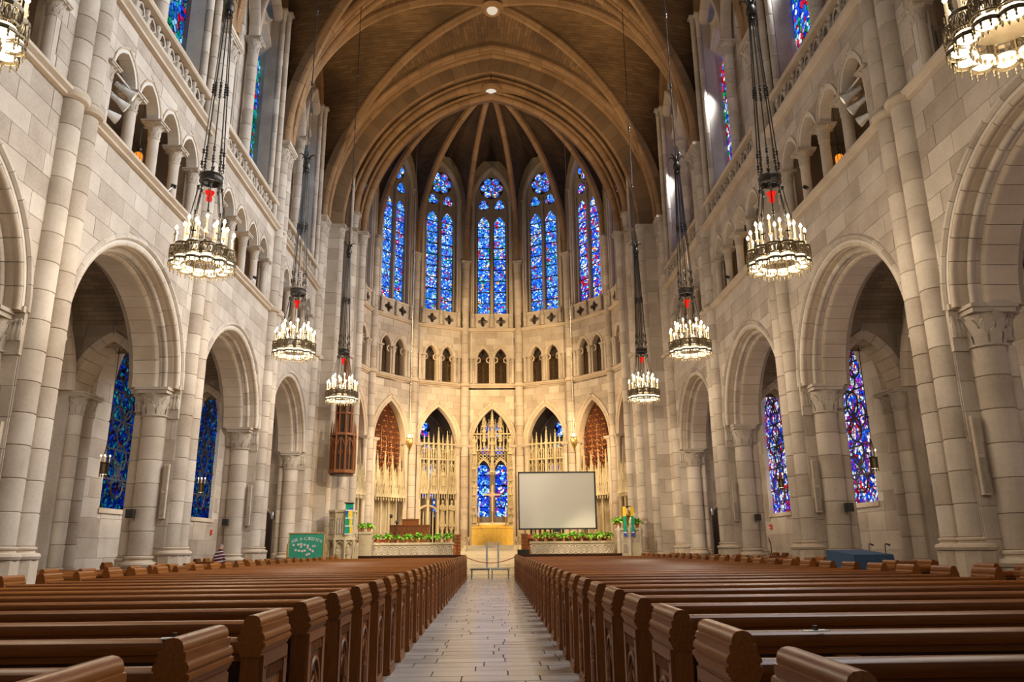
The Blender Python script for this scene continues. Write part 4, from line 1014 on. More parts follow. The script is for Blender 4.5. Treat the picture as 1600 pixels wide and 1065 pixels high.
# ================================================================== CHANDELIERS
def chandelier_meshes():
    m = {}; R = .56
    q = MB(); n = 9; r = .155     # one scalloped lobe of pierced metal
    for (z0, z1, t) in ((.05, .09, .0), (.16, .18, .0), (.36, .41, .0)):
        pts = [(r*math.cos(a), r*math.sin(a)) for a in [-PI*.62+PI*1.24*i/n for i in range(n+1)]]
        for i in range(n):
            (a, b), (c, d) = pts[i], pts[i+1]; q.add([(a, b, z0), (c, d, z0), (c, d, z1), (a, b, z1), (a*1.06, b*1.06, z0), (c*1.06, d*1.06, z0), (c*1.06, d*1.06, z1), (a*1.06, b*1.06, z1)],
                  [(0, 1, 2, 3), (7, 6, 5, 4), (0, 4, 5, 1), (3, 2, 6, 7)])
    for i in range(n):
        a = -PI*.62+PI*1.24*(i+.5)/n; x, y = r*math.cos(a), r*math.sin(a)
        q.tube([(x+.03*math.sin(a)*math.cos(t*PI/3), y-.03*math.cos(a)*math.cos(t*PI/3), .27+.085*math.sin(t*PI/3)) for t in range(6)], .009, 4, True)
        q.tube([(x, y, .18), (x, y, .36)], .006, 4)
    m['lobe'] = q.mesh('lobe', BRONZE)
    q = MB()
    q.tube([(r*math.cos(-1.3+.26*j), r*math.sin(-1.3+.26*j), .045) for j in range(11)], .007, 4)
    for i in range(5):
        a = -PI*.4+PI*.8*i/4; q.lathe([(0, -.055), (.014, -.04), (.006, -.01), (.016, .02), (.008, .06)], 5, (r*math.cos(a), r*math.sin(a), 0))
    m['tassel'] = q.mesh('tassel', BRONZE)
    m['cup'] = MB().lathe([(0, .03), (.1, .035), (.135, .07), (.13, .12), (0, .13)], 14).mesh('lamp_cup', CUP, True)
    m['candle'] = MB().lathe([(.0, 0), (.04, .0), (.05, .02), (.022, .04), (.022, .34), (0, .34)], 8).mesh('candle', CANDLE, True)
    m['flame'] = MB().lathe([(0, 0), (.02, .015), (.034, .05), (.02, .09), (0, .12)], 8).mesh('bulb', FLAME, True)
    q = MB()
    for (rr, z0, z1) in ((.4, .42, .46), (.4, .12, .16)):
        q.lathe([(rr, z0), (rr+.03, z0), (rr+.03, z1), (rr, z1)], 28, cap=False)
        for i in range(28): pass
    for i in range(12):
        a = 2*PI*(i+.5)/12; q.tube([(.4*math.cos(a), .4*math.sin(a), .44), (.58*math.cos(a), .58*math.sin(a), .4)], .012, 4)
        q.tube([(.41*math.cos(a), .41*math.sin(a), .14), (.41*math.cos(a), .41*math.sin(a), .44)], .01, 4)
        for t in (-1, 0, 1): q.lathe([(0, .0), (.018, .03), (.025, .07), (.01, .12)], 4, (.41*math.cos(a+t*.16), .41*math.sin(a+t*.16), .0))
    m['ring'] = q.mesh('inner_ring', BRONZE)
    m['soffit'] = MB().lathe([(0, .3), (.4, .3), (.4, .28), (0, .27)], 24).mesh('soffit', BRONZE)
    q = MB(); q.box(-.055, .055, -.006, .006, .1, .13); q.box(-.015, .015, -.006, .006, .0, .2); q.lathe([(0, -.04), (.02, -.02), (.0, .02)], 5); m['cross'] = q.mesh('finial_cross', BRONZE)
    q = MB(); q.lathe([(.2, 0), (.235, .0), (.245, .03), (.235, .06), (.235, .12), (.25, .15), (.235, .18), (.2, .18)], 20, (0, 0, 1.98), cap=False)
    for i in range(6):
        a = 2*PI*i/6; q.tube([(.22*math.cos(a)+.03*math.cos(t*PI/4)*math.cos(a), .22*math.sin(a)+.03*math.cos(t*PI/4)*math.sin(a), 2.24+.04*math.sin(t*PI/4)) for t in range(8)], .012, 4, True)
        q.tube([(.22*math.cos(a)+.03*math.cos(t*PI/4)*math.cos(a), .22*math.sin(a)+.03*math.cos(t*PI/4)*math.sin(a), 1.9+.045*math.sin(t*PI/4)) for t in range(8)], .012, 4, True)
    m['crown'] = q.mesh('crown_ring', IRON)
    m['red'] = MB().lathe([(0, 1.55), (.05, 1.56), (.06, 1.62), (.045, 1.68), (.09, 1.74), (.1, 1.78), (0, 1.78)], 12).mesh('red_glass', REDGL, True)
    q = MB(); q.tube([(0, 0, 1.78), (0, 0, 2.02)], .01, 5); q.tube([(-.2, 0, 2.03), (.2, 0, 2.03)], .008, 4); m['redrod'] = q.mesh('lamp_hanger', IRON)
    def rod(p, q_, knots):
        t = MB().tube([p, q_], .013, 5); p, q_ = Vector(p), Vector(q_)
        for k in knots: c = p.lerp(q_, k); t.lathe([(0, -.07), (.035, -.04), (.02, 0), (.035, .04), (0, .07)], 6, c)
        return t
    m['rod'] = rod((.44, 0, .44), (.23, 0, 1.88), (.02, .5, .97)).mesh('hanging_rod', IRON, True)
    m['uprod'] = rod((.22, 0, 2.3), (.07, 0, 6.35), (.03, .1, .47, .5, .97)).mesh('upper_rod', IRON, True)
    q = MB(); q.lathe([(0, 6.3), (.1, 6.32), (.13, 6.42), (.1, 6.55), (.05, 6.62), (.03, 6.8), (0, 6.85)], 10)
    for i in range(5):
        a = 2*PI*i/5; q.tube([(.04*math.cos(a), .04*math.sin(a), 6.6), (.12*math.cos(a), .12*math.sin(a), 6.78), (.22*math.cos(a), .22*math.sin(a), 6.82), (.27*math.cos(a), .27*math.sin(a), 6.74)], [.03, .03, .02, .008], 5)
    m['knot'] = q.mesh('leafy_knot', IRON, True)
    q = MB(); q.tube([(0, 0, 6.8), (0, 0, 18.7)], .018, 5)
    for z in (9.5, 12.3, 15.0): q.lathe([(0, -.12), (.05, -.06), (.03, 0), (.05, .06), (0, .12)], 6, (0, 0, z))
    m['susp'] = q.mesh('suspension_rod', IRON, True)
    return m
CM = chandelier_meshes()
def chandelier(x, y, z, label, ceil):
    t = empty('chandelier', (x, y, z), 0, label, 'chandelier', 'crown chandeliers along the nave')
    for i in range(12):
        a = 2*PI*i/12; M_ = Rz(a) @ T((.5, 0, 0)); l = put('lobe', CM['lobe'], t, M_)
        put('lamp_cup', CM['cup'], l, T((0, 0, .02))); put('tassel', CM['tassel'], l)
    for i in range(12):
        a = 2*PI*(i+.25)/12; c = put('candle', CM['candle'], t, T((.58*math.cos(a), .58*math.sin(a), .4))); put('bulb', CM['flame'], c, T((0, 0, .34)))
        a = 2*PI*(i+.75)/12; M_ = T((.4*math.cos(a), .4*math.sin(a), .56+.1*(i % 2))); c = put('candle', CM['candle'], t, M_); put('bulb', CM['flame'], c, T((0, 0, .34)))
    for i in range(8):
        a = 2*PI*i/8; put('finial_cross', CM['cross'], t, Rz(a) @ T((.62, 0, .5)) @ Rz(PI/2))
        
    put('inner_ring', CM['ring'], t); put('soffit', CM['soffit'], t)
    cr = put('crown_ring', CM['crown'], t); put('lamp_hanger', CM['redrod'], t); put('red_glass', CM['red'], t)
    for i in range(8): put('hanging_rod', CM['rod'], t, Rz(2*PI*(i+.5)/8)); put('upper_rod', CM['uprod'], t, Rz(2*PI*(i+.5)/8))
    put('leafy_knot', CM['knot'], t); put('suspension_rod', CM['susp'], t)
    return t
for i, y in enumerate(CH_Y):
    for s in (-1, 1):
        if i == 0: lb = f'great crown chandelier cut by the upper {SIDE[s]} corner of the view'
        else: lb = ['', 'largest', 'middle', 'farthest'][i] + f' fully visible crown chandelier of candles on the {SIDE[s]} side of the nave'
        chandelier(s*6.08, y, 7.08, lb, 25)

# ---- aisle lanterns
q = MB(); q.lathe([(.1, 0), (.11, .03), (.1, .3), (.13, .33), (.1, .36)], 8, cap=False)
for i in range(8):
    a = 2*PI*i/8; q.tube([(.11*math.cos(a), .11*math.sin(a), -.08), (.11*math.cos(a), .11*math.sin(a), .36)], .012, 4); q.tube([(.1*math.cos(a), .1*math.sin(a), .36), (.04*math.cos(a), .04*math.sin(a), .62), (0, 0, .95)], .008, 4)
LB_ = q.mesh('lantern_cage', BRONZE); LG_ = MB().lathe([(0, .0), (.08, .0), (.08, .2), (0, .2)], 8).mesh('lantern_glass', CUP, True)
LR_ = MB().tube([(0, 0, .9), (0, 0, 4.15)], .012, 5).lathe([(0, 0), (.05, .05), (0, .1)], 6, (0, 0, 1.5)).mesh('hanging_rod', IRON)
for s in (-1, 1):
    for k in range(0, 4):
        t = empty('aisle_lantern', (s*11.4, PY[k]+.05, 3.6), 0, f'small hanging bronze lantern with three bulbs in the {SIDE[s]} aisle behind the {["nearest", "second", "third", "fourth"][k]} pier', 'lantern', 'aisle lanterns')
        put('lantern_cage', LB_, t); put('lantern_glass', LG_, t); put('hanging_rod', LR_, t)
        for i in range(4):
            a = 2*PI*i/4+.3; c = put('candle', CM['candle'], t, T((.12*math.cos(a), .12*math.sin(a), .34)) @ Matrix.Scale(.5, 4)); put('bulb', CM['flame'], c, T((0, 0, .34)))
# ---- amber lanterns and floodlights in the galleries
q = MB(); q.lathe([(.07, 0), (.12, .12), (.12, .3), (.07, .38)], 8); AG_ = q.mesh('amber_glass', AMBER, True)
q = MB(); q.lathe([(.1, .37), (.06, .44), (.07, .5), (.03, .55), (0, .6)], 8)
for i in range(8):
    a = 2*PI*i/8; q.tube([(.075*math.cos(a), .075*math.sin(a), 0), (.125*math.cos(a), .125*math.sin(a), .12), (.125*math.cos(a), .125*math.sin(a), .3), (.08*math.cos(a), .08*math.sin(a), .38)], .008, 4)
AC_ = q.mesh('lantern_cage', IRON); AH_ = MB().lathe([(0, 0), (.06, .01), (0, .03)], 8, (0, 0, -.03)).mesh('lit_base', CUP)
AR_ = MB().tube([(0, 0, .58), (0, 0, 2.2)], .008, 4).mesh('hanging_rod', IRON)
for s in (-1, 1):
    for b in range(4):
        t = empty('amber_lantern', (s*9.95, PY[b]+4.4, 11.85), 0, f'small amber glass lantern hanging in the {SIDE[s]} gallery, {["first", "second", "third", "fourth"][b]} bay from the camera', 'lantern', 'amber gallery lanterns')
        put('amber_glass', AG_, t); put('lantern_cage', AC_, t); put('lit_base', AH_, t); put('hanging_rod', AR_, t)
WHITE = plain('white_enamel', (.7, .69, .66), .4); BLK = plain('black_plastic', (.02, .02, .022), .45); GREYM = plain('grey_metal', (.35, .36, .37), .35, .8)
def floodlight(loc, d, label, mat=WHITE, sc_=.85, lit_=True):
    t = empty('floodlight', loc, 0, label, 'floodlight'); d = Vector(d).normalized(); M_ = d.to_track_quat('Z', 'Y').to_matrix().to_4x4() @ Matrix.Scale(sc_, 4)
    build(MB().lathe([(0, -.3), (.07, -.28), (.085, -.1), (.09, .05), (.15, .28), (.16, .32), (.13, .32), (.08, .1)], 14), 'can', mat, t, True, M_)
    build(MB().lathe([(0, .24), (.12, .25), (0, .26)], 12), 'lens', CUP if lit_ else BLK, t, False, M_)
    build(MB().tube([(-.13, 0, 0), (-.13, 0, -.16), (0, 0, -.34), (.13, 0, -.16), (.13, 0, 0)], .012, 5), 'yoke', GREYM, t, False, M_)
for s in (-1, 1):
    sd = SIDE[s]; 
    for i, (dy, z, d) in enumerate(((.0, 12.45, (-s*1, .9, -.8)), (.25, 12.9, (-s, .6, -.6)), (-.35, 11.9, (-s, 1.2, -.5)))):
        floodlight((s*9.2, PY[1]+1.6+dy, z-.35), d, f'{["middle", "upper", "lowest"][i]} of the three white floodlights in the nearest {sd} gallery opening')
    bar = empty('lighting_bar', (s*9.3, PY[1]+1.1, 12.85), 0, f'white pipe bar across the {sd} gallery opening holding floodlights', 'bar')
    build(MB().tube([(0, -.1, 0), (0, 1.2, 0)], .025, 6), 'pipe', WHITE, bar); build(MB().box(-.05, .05, -.12, -.08, -.06, .06), 'clamp', GREYM, bar)
    for b in (1, 2):
        t = empty('small_floodlight', (s*9.1, PY[b]+4.9, 11.45), 0, f'small black floodlight on an arm in the {sd} gallery, {["", "nearer", "farther"][b]} bay', 'floodlight')
        build(MB().box(-.07, .07, -.03, .03, -.05, .05), 'head', BLK, t, False, Matrix.Rotation(.6, 4, 'X') @ Matrix.Rotation(.4, 4, 'Y'))
        build(MB().tube([(0, 0, 0), (s*.15, -.25, -.4)], .012, 5), 'arm', GREYM, t)
for s in (-1, 1):
    for b in (0, 1, 2):
        t = empty('wall_speaker', (s*10.0, PY[b+1]-.42, 11.9), 0, f'cream box loudspeaker with a round cone high in the {SIDE[s]} gallery, {["nearest", "second", "third"][b]} bay', 'speaker')
        build(MB().box(-.2, .2, -.1, .05, 0, .42), 'case', TRIM, t); build(MB().lathe([(0, 0), (.09, 0), (.09, .02), (0, .01)], 14), 'cone', IRON, t, True, T((0, -.1, .21)) @ Matrix.Rotation(PI/2, 4, 'X'))
tr = empty('metal_truss', (9.5, 13.75, 11.35), 0, 'short piece of aluminium truss standing on the right gallery edge', 'truss')
for dx in (0, .2):
    for dy in (0, .2): build(MB().tube([(dx, dy, 0), (dx, dy, .9)], .02, 5), 'chord', GREYM, tr)
for i in range(3): build(MB().tube([(0, 0, .3*i), (0, .2, .3*i+.3)], .01, 4), 'brace', GREYM, tr); build(MB().tube([(0, 0, .3*i), (.2, 0, .3*i+.3)], .01, 4), 'brace', GREYM, tr)
# ---- wall speakers, alarms
for s in (-1, 1):
    for k in (1, 2, 3):
        y = PY[k]-.6; lb = ['', 'nearest', 'second', 'third'][k]
        t = empty('column_speaker', (s*9.27, y-.05, 2.3), 0, f'slim stone-coloured loudspeaker column on the {lb} {SIDE[s]} pier', 'speaker')
        build(MB().box(-.07, .07, -.06, .04, 0, 1.5), 'case', TRIM, t); build(MB().box(-.055, .055, -.075, -.06, .05, .7), 'grille', plain('speaker_cloth', (.35, .3, .24), .9), t); build(MB().box(-.055, .055, -.075, -.06, .78, 1.45), 'grille', STONE, t)
    for k in (2, 3):
        t = empty('box_speaker', (s*9.95, PY[k]-1.08, 2.3), 0, f'small dark box loudspeaker on the {["", "", "second", "third"][k]} {SIDE[s]} pier column', 'speaker')
        build(MB().box(-.1, .1, -.1, .06, 0, .24), 'case', BLK, t); build(MB().box(-.085, .085, -.11, -.1, .02, .22), 'grille', IRON, t)
    t = empty('alarm_box', (s*12.6, 35.05, 2.1), 0, f'small red fire alarm box on the {SIDE[s]} aisle wall', 'alarm')
    RED = plain('alarm_red', (.65, .05, .03), .4); build(MB().box(-.05, .03, -.09, .09, 0, .2), 'case', RED, t); build(MB().box(-s*.055-.01, -s*.055+.01, -.05, .05, .05, .1), 'handle', WHITE, t)
    t = empty('camera_pole', (s*10.55, 37.2, 0), 0, f'black pole with a grey camera on top before the {SIDE[s]} aisle end door', 'camera')
    build(MB().tube([(0, 0, 0), (0, 0, 2.85)], .03, 6), 'pole', BLK, t); build(MB().lathe([(0, 0), (.2, .0), (.2, .03), (0, .04)], 10), 'foot', BLK, t); build(MB().lathe([(.0, 2.8), (.09, 2.82), (.1, 2.95), (.1, 3.12), (.06, 3.2), (0, 3.22)], 10), 'camera_head', GREYM, t, True)

# ================================================================== AMBULATORY BEHIND THE APSE
RO = 10.7
for i in range(NB):
    ph = (i-3)*TH; c = AP(ph, RO*math.cos(TH/2)); w = Vector((-math.sin(ph), -math.cos(ph), 0)); u = Vector((math.cos(ph), -math.sin(ph), 0))
    fr = Fr(c, u, (0, 0, 1), w); H = RO*math.sin(TH/2)
    nm = ['outermost on the left', 'second on the left', 'left of the centre', 'in the centre', 'right of the centre', 'second on the right', 'outermost on the right'][i]
    A = struct_empty('wall_ambulatory', f'dark outer wall of the passage behind the apse arches, bay {nm}')
    lights = [arch_pts(d, .44, 3.2, 6.0, .7, 6) for d in (-.62, .62)]; quads = [circle_pts(d, 7.5, .3, 10) for d in (-.45, .45)]; ros = [(a*.62, b) for a, b in circle_pts(0, 8.5, .62, 14)]
    ros = [(.62*math.cos(t), 8.75+.62*math.sin(t)) for t in [2*PI*q/14 for q in range(14)]]
    plate(fr, [(-H, 0), (H, 0), (H, 11.2), (-H, 11.2)], lights+quads+[ros], .3, 'backing', DARKST, A)
    build(MB().box(-H, H, 2.4, 2.9, 0, .12, fr), 'white_dado', WAX if i == 3 else DARKST, A)
    for sg in (-1, 1): build(MB().box(sg*H-.25, sg*H+.25, 0, 11, 0, .3, fr), 'respond', DARKST, A)
    voussoirs(fr, 0, 1.5, 7.6, 2.2, ((0, 0), (0, .25), (.1, .3), (.25, .2), (.25, 0)), 6, A, DARKST)
    Wn = window_struct(f'blue stained glass window behind the apse arches, bay {nm}')
    g = Fr(fr.p(0, 0, -.15), u, (0, 0, 1), w)
    for q in lights: pane_rows(g, q, 3.2, 6.6, 5, G_ALTAR, Wn, (0,), gap=.05)
    for q in quads: build(MB().ext(q, -.02, 0, g), 'pane', G_ALTAR, Wn)
    for q in range(5):
        a = q*PI/2+PI/4; cx, cz = (0, 8.75) if q == 4 else (.36*math.cos(a), 8.75+.36*math.sin(a)); build(MB().ext(circle_pts(cx, cz, .23, 10), 0, .02, g), 'rosette_pane', G_ALTAR, Wn)
    build(MB().box(-1.3, 1.3, 3.0, 9.45, -.1, -.05, g), 'lead_sheet', LEAD, Wn)
    p0, p1 = AP(ph-TH/2, RA), AP(ph+TH/2, RA); q0, q1 = AP(ph-TH/2, RO), AP(ph+TH/2, RO)
    build(MB().add([(p.x, p.y, z) for z in (10.9, 11.05) for p in (p0, p1, q1, q0)], [(0, 1, 2, 3), (7, 6, 5, 4), (0, 4, 5, 1), (1, 5, 6, 2), (2, 6, 7, 3), (3, 7, 4, 0)]), 'passage_ceiling', ARCHB, A)

# ---- carved screens in the arches
def pinn_mesh():
    q = MB(); q.box(-.07, .07, -.07, .07, 0, .3); q.box(-.085, .085, -.085, .085, .28, .33)
    q.lathe([(.085, .33), (.06, .5), (.035, .75), (.012, .93), (.03, .955), (.0, 1.0)], 4, a0=PI/4, a1=PI/4+2*PI)
    for i in range(4):
        a = PI/4+i*PI/2
        for k in range(4):
            z = .42+.12*k; r = .085*(1-(z-.33)/.7)+.015; q.lathe([(0, -.02), (.02, 0), (.0, .03)], 4, (r*math.cos(a), r*math.sin(a), z))
    return q.mesh('pinnacle', CREAM)
PIN = pinn_mesh()
def pinnacle(fr, a, z, w, h, parent, wd=1.0):
    p = fr.p(a, z, w); put('pinnacle', PIN, parent, T(p) @ Rz(math.atan2(fr.u.y, fr.u.x)) @ Matrix.Diagonal((wd, wd, h, 1)))
def statue_mesh():
    q = MB()
    for k in range(12): pass
    prof = [(.0, 0), (.15, .0), (.16, .03), (.135, .15), (.12, .4), (.11, .6), (.125, .75), (.14, .88), (.13, .95), (.06, .99), (.045, 1.02)]
    base = len(q.v); n = 16
    for i in range(n):
        a = 2*PI*i/n; fold = 1+.09*math.cos(a*6)
        for r, z in prof: f_ = fold if z < .6 else 1; q.v.append((r*f_*math.cos(a), r*f_*.75*math.sin(a), z))
    m = len(prof)
    for i in range(n):
        j = (i+1) % n
        for k in range(m-1): q.f.append((base+i*m+k, base+j*m+k, base+j*m+k+1, base+i*m+k+1))
    q.lathe([(.0, 1.0), (.045, 1.02), (.065, 1.08), (.068, 1.14), (.05, 1.2), (0, 1.225)], 10)
    q.tube([(-.12, -.02, .92), (-.15, -.07, .75), (-.03, -.14, .7)], [.045, .04, .028], 6); q.tube([(.12, -.02, .92), (.15, -.07, .74), (.03, -.14, .68)], [.045, .04, .028], 6)
    q.lathe([(0, 0), (.014, .01), (0, .035)], 5, (0, -.066, 1.1))
    q.box(-.17, .17, -.15, .15, -.12, 0)
    return q.mesh('statue', CREAM, True)
STAT = statue_mesh()
def statue(fr, a, z, w, parent, s_=1.0): put('statue', STAT, parent, T(fr.p(a, z, w)) @ Rz(math.atan2(fr.u.y, fr.u.x)) @ Matrix.Scale(s_, 4))
def canopy_mesh():
    """a tapering spired niche head with gablets, about 1 high and .4 wide"""
    q = MB(); q.box(-.2, .2, -.12, .12, .1, .2)
    for x in (-.2, -.07, .07, .2): q.lathe([(0, -.12), (.03, -.06), (.02, .02), (.035, .08), (.0, .2)], 4, (x, -.13, .05))
    for x in (-.135, 0, .135):
        q.add([(x-.065, -.15, .1), (x+.065, -.15, .1), (x, -.15, .38), (x-.065, -.1, .1), (x+.065, -.1, .1), (x, -.1, .38)], [(0, 1, 2), (5, 4, 3), (0, 2, 5, 3), (1, 4, 5, 2)])
    q.box(-.15, .15, -.1, .1, .2, .5)
    for x in (-.16, -.055, .055, .16): q.tube([(x, -.12, .2), (x, -.12, .55), (x, -.12, .68)], [.022, .02, .003], 4)
    q.box(-.09, .09, -.08, .08, .5, .74)
    for x in (-.1, 0, .1): q.tube([(x, -.09, .45), (x, -.09, .8), (x, -.09, .9)], [.018, .016, .002], 4)
    q.lathe([(.09, .74), (.05, .86), (.02, .97), (0, 1.02)], 4, a0=PI/4, a1=PI/4+2*PI)
    return q.mesh('canopy', CREAM)
CANO = canopy_mesh()
def canopy(fr, a, z, w, parent, sx=1.0, sz=1.0): put('canopy', CANO, parent, T(fr.p(a, z, w)) @ Rz(math.atan2(fr.u.y, fr.u.x)) @ Matrix.Diagonal((sx, sx, sz, 1)))
ORG = plain('organ_lattice_wood', (.3, .085, .02), .35, .3); ORGB = plain('organ_boss_gilt', (.75, .38, .07), .3, .7); ORGD = plain('organ_dark_red', (.018, .006, .004), .8); ORGM = plain('organ_pipe', (.75, .5, .25), .25, .8)
def ring_mesh():
    q = MB(); q.tube([(.12*math.cos(t*PI/6), 0, .135*math.sin(t*PI/6)) for t in range(12)], .016, 4, True)
    q.tube([(-.13, 0, 0), (.13, 0, 0)], .012, 4); q.tube([(0, 0, -.17), (0, 0, .17)], .012, 4)
    return q.mesh('lattice_ring', ORG)
RING = ring_mesh()
q = MB(); q.lathe([(0, -.07), (.05, 0), (0, .07)], 6, (0, -.02, 0)); q.box(-.09, .09, -.03, -.01, -.012, .012); BOSS = q.mesh('gilt_boss', ORGB)
for i in range(NB):
    ph = (i-3)*TH; c = AP(ph, RA*math.cos(TH/2)); w = Vector((-math.sin(ph), -math.cos(ph), 0)); u = Vector((math.cos(ph), -math.sin(ph), 0)); fr = Fr(c, u, (0, 0, 1), w)
    nm = ['outermost on the left', 'second on the left', 'left of the altar', 'behind the altar', 'right of the altar', 'second on the right', 'outermost on the right'][i]
    if i in (0, 1, 5, 6):
        O = empty('organ_lattice', (0, 0, 0), 0, f'red and gold pierced organ lattice filling the apse arch {nm}', 'lattice', 'organ lattices in the apse arches')
        ap = arch_pts(0, 1.2, 4.2, 7.45, 2.25, 10)
        build(MB().ext(ap, -.62, -.58, fr), 'backing', ORGD, O)
        for r in range(17):
            for k in range(9):
                x = -1.12+.28*k+(.14 if r % 2 else 0); z = 4.7+.3*r
                lim = 1.15 if z < 7.4 else 1.15*math.sqrt(max(0, 1-((z-7.4)/2.35)**1.7))
                if abs(x) < lim:
                    lr = put('lattice_ring', RING, O, T(fr.p(x, z, -.42)) @ Rz(-ph))
                    if (k+r) % 2 == 0: put('gilt_boss', BOSS, lr)
        for k in range(9):
            x = -.8+.2*k; hh = 1.0+.9*math.cos(k*2.1)**2; build(MB().lathe([(.05, 0), (.055, hh*.7), (.03, hh*.75), (.05, hh)], 8, fr.p(x, 6.4 if k % 2 else 4.9, -.52)), 'organ_pipe', ORGM, O, True)
        S = empty('choir_stall_canopies', (0, 0, 0), 0, f'row of carved stone spired canopies over choir stalls, bay {nm}', 'canopies', 'stone choir canopies')
        for k in range(5):
            x = -1.16+.58*k; build(MB().lathe([(.09, 0), (.06, .15), (.06, 2.3), (.085, 2.4), (.09, 2.5)], 8, fr.p(x, PF+.9, .05)), 'shaft', CREAM, S, True)
        for k in range(4):
            x = -.87+.58*k; canopy(fr, x, 4.05, .06, S, 1.4, 1.35); canopy(fr, x, 4.9, -.02, S, 1.05, 1.05); pinnacle(fr, x, 5.5, -.05, 1.3, S, .8)
            for dx in (-.15, .15): pinnacle(fr, x+dx, 4.9, .1, 1.0, S, .55)
            build(MB().lathe([(.0, 0), (.28, 0), (.28, 3.3), (.0, 3.3)], 8, fr.p(x, PF, -.72)), 'stall_back', CREAM, S, True)
        for k in range(5): pinnacle(fr, -1.16+.58*k, 4.1, .12, 1.9, S, .7)
        build(MB().box(-1.25, 1.25, PF, PF+.85, -.1, .3, fr), 'stall_base', CREAM, S)
        for k in range(4): build(MB().box(-.87+.58*k-.2, -.87+.58*k+.2, PF+.85, PF+.98, .1, .35, fr), 'red_cushion', plain('red_velvet', (.3, .03, .03), .9), S)
    elif i in (2, 4):
        S = empty('stone_screen', (0, 0, 0), 0, f'openwork carved stone screen with pinnacles and statues {nm}', 'screen', 'openwork stone screens')
        sg = 1 if i == 2 else -1
        for k, hh in ((-1.18, 7.6), (-.62, 7.9), (.02, 8.2), (.6, 8.0), (1.15, 7.8)):
            build(MB().box(k-.07, k+.07, PF, hh-1.0, -.1, .12, fr), 'buttress', CREAM, S); pinnacle(fr, k, hh-1.1, .0, 1.4, S, 1.1)
        for k in (-.9, -.3, .3, .88):
            build(MB().box(k-.035, k+.035, 5.6, 7.3, -.05, .05, fr), 'mullion', CREAM, S); pinnacle(fr, k, 7.1, 0, .95, S, .8)
            for z in (6.15, 7.05):
                build(MB().tube([fr.p(k-.27, z-.25, 0), fr.p(k-.2, z, 0), fr.p(k, z+.2, 0), fr.p(k+.2, z, 0), fr.p(k+.27, z-.25, 0)], .04, 5), 'tracery_arch', CREAM, S)
                build(MB().tube([fr.p(k+.13*math.cos(t*PI/5), z+.02+.13*math.sin(t*PI/5), 0) for t in range(10)], .028, 4, True), 'tracery_ring', CREAM, S)
            canopy(fr, k, 4.3, .02, S, 1.2, 2.0)
        for k in (-1.05, -.77, -.45, -.15, .15, .45, .74, 1.02):
            pinnacle(fr, k, 5.0, .1, 1.5, S, .5); pinnacle(fr, k, 6.55, .05, .8, S, .5)
            build(MB().tube([fr.p(k+.07*math.cos(t*PI/4), 6.72+.07*math.sin(t*PI/4), .02) for t in range(8)], .018, 4, True), 'tracery_ring', CREAM, S)
        for z in (6.5, 7.42): build(MB().box(-1.2, 1.2, z, z+.09, -.07, .09, fr), 'tracery_band', CREAM, S)
        for k in (.3, .88): statue(fr, k*sg, 2.75, .1, S, 1.15); build(MB().lathe([(.1, 0), (.08, .9), (.17, 1.05), (.17, 1.12)], 8, fr.p(k*sg, 1.5, .08)), 'pedestal', CREAM, S, True)
        for k in (-.3, .3): statue(fr, (k+.0)*sg, 5.05, .1, S, .7)
        dd = -.62*sg
        build(MB().box(dd-.5, dd+.5, PF, 4.3, -.5, -.42, fr), 'niche_back', DARKST, S)  # recess shading put into the colour by a darker stone
        build(MB().tube([fr.p(dd+.56*math.cos(PI*t/10), 3.45+.35*math.sin(PI*t/10), .08) for t in range(11)], .07, 6), 'door_arch', CREAM, S, True)
        build(MB().box(dd+.15, dd+.5, PF, 3.4, -.2, -.15, fr), 'door_gap', ORGD, S)
        for t in range(5): build(MB().tube([fr.p(dd-.4+.2*t, PF, -.1), fr.p(dd-.4+.2*t, 3.5, -.1)], .04, 5), 'mullion', CREAM, S)
        build(MB().box(.05*sg-.0 if sg > 0 else -1.15, 1.15 if sg > 0 else -.05, PF, 4.3, -.5, -.42, fr), 'niche_back', DARKST, S)  # darker stone again for the shade behind the statues
        build(MB().box(-1.2, 1.2, PF, 1.5, -.15, .2, fr), 'base', CREAM, S)
    else:
        S = empty('reredos', (0, 0, 0), 0, 'tall carved stone tracery screen with spires behind the altar', 'screen')
        for sg in (-1, 1):
            for k, hh, w_ in ((1.2, 8.3, .09), (.98, 8.0, .07), (.5, 9.2, .05), (.2, 9.0, .05)):
                z0 = PF if k > .9 else 7.3
                build(MB().box(sg*k-w_, sg*k+w_, z0, hh-1.0, -.1, .12, fr), 'buttress', CREAM, S); pinnacle(fr, sg*k, hh-1.1, .0, 1.2, S, 1.0)
            statue(fr, sg*1.1, 7.0, .12, S, .85); statue(fr, sg*.5, 7.75, .1, S, .7); canopy(fr, sg*1.1, 5.9, .1, S, .7, 1.0); canopy(fr, sg*.5, 8.5, .05, S, .7, .8)
            c = sg*.52
            for dr_ in (0, .1): build(MB().tube([fr.p(c-.45-dr_, 5.7, 0)]+[fr.p(x, z-.2+dr_, 0) for x, z in [(c-.4-dr_, 6.3), (c-.22, 6.62), (c, 6.8), (c+.22, 6.62), (c+.4+dr_, 6.3)]]+[fr.p(c+.45+dr_, 5.7, 0)], .045, 5), 'tracery_arch', CREAM, S)
            for t in range(4):
                x = sg*(.25+.24*t); build(MB().box(x-.025, x+.025, 7.2, 8.1, -.04, .04, fr), 'mullion', CREAM, S)
                for z in (7.35, 7.95): build(MB().tube([fr.p(x+.1*math.cos(a*PI/4), z+.1*math.sin(a*PI/4), 0) for a in range(8)], .022, 4, True), 'tracery_ring', CREAM, S)
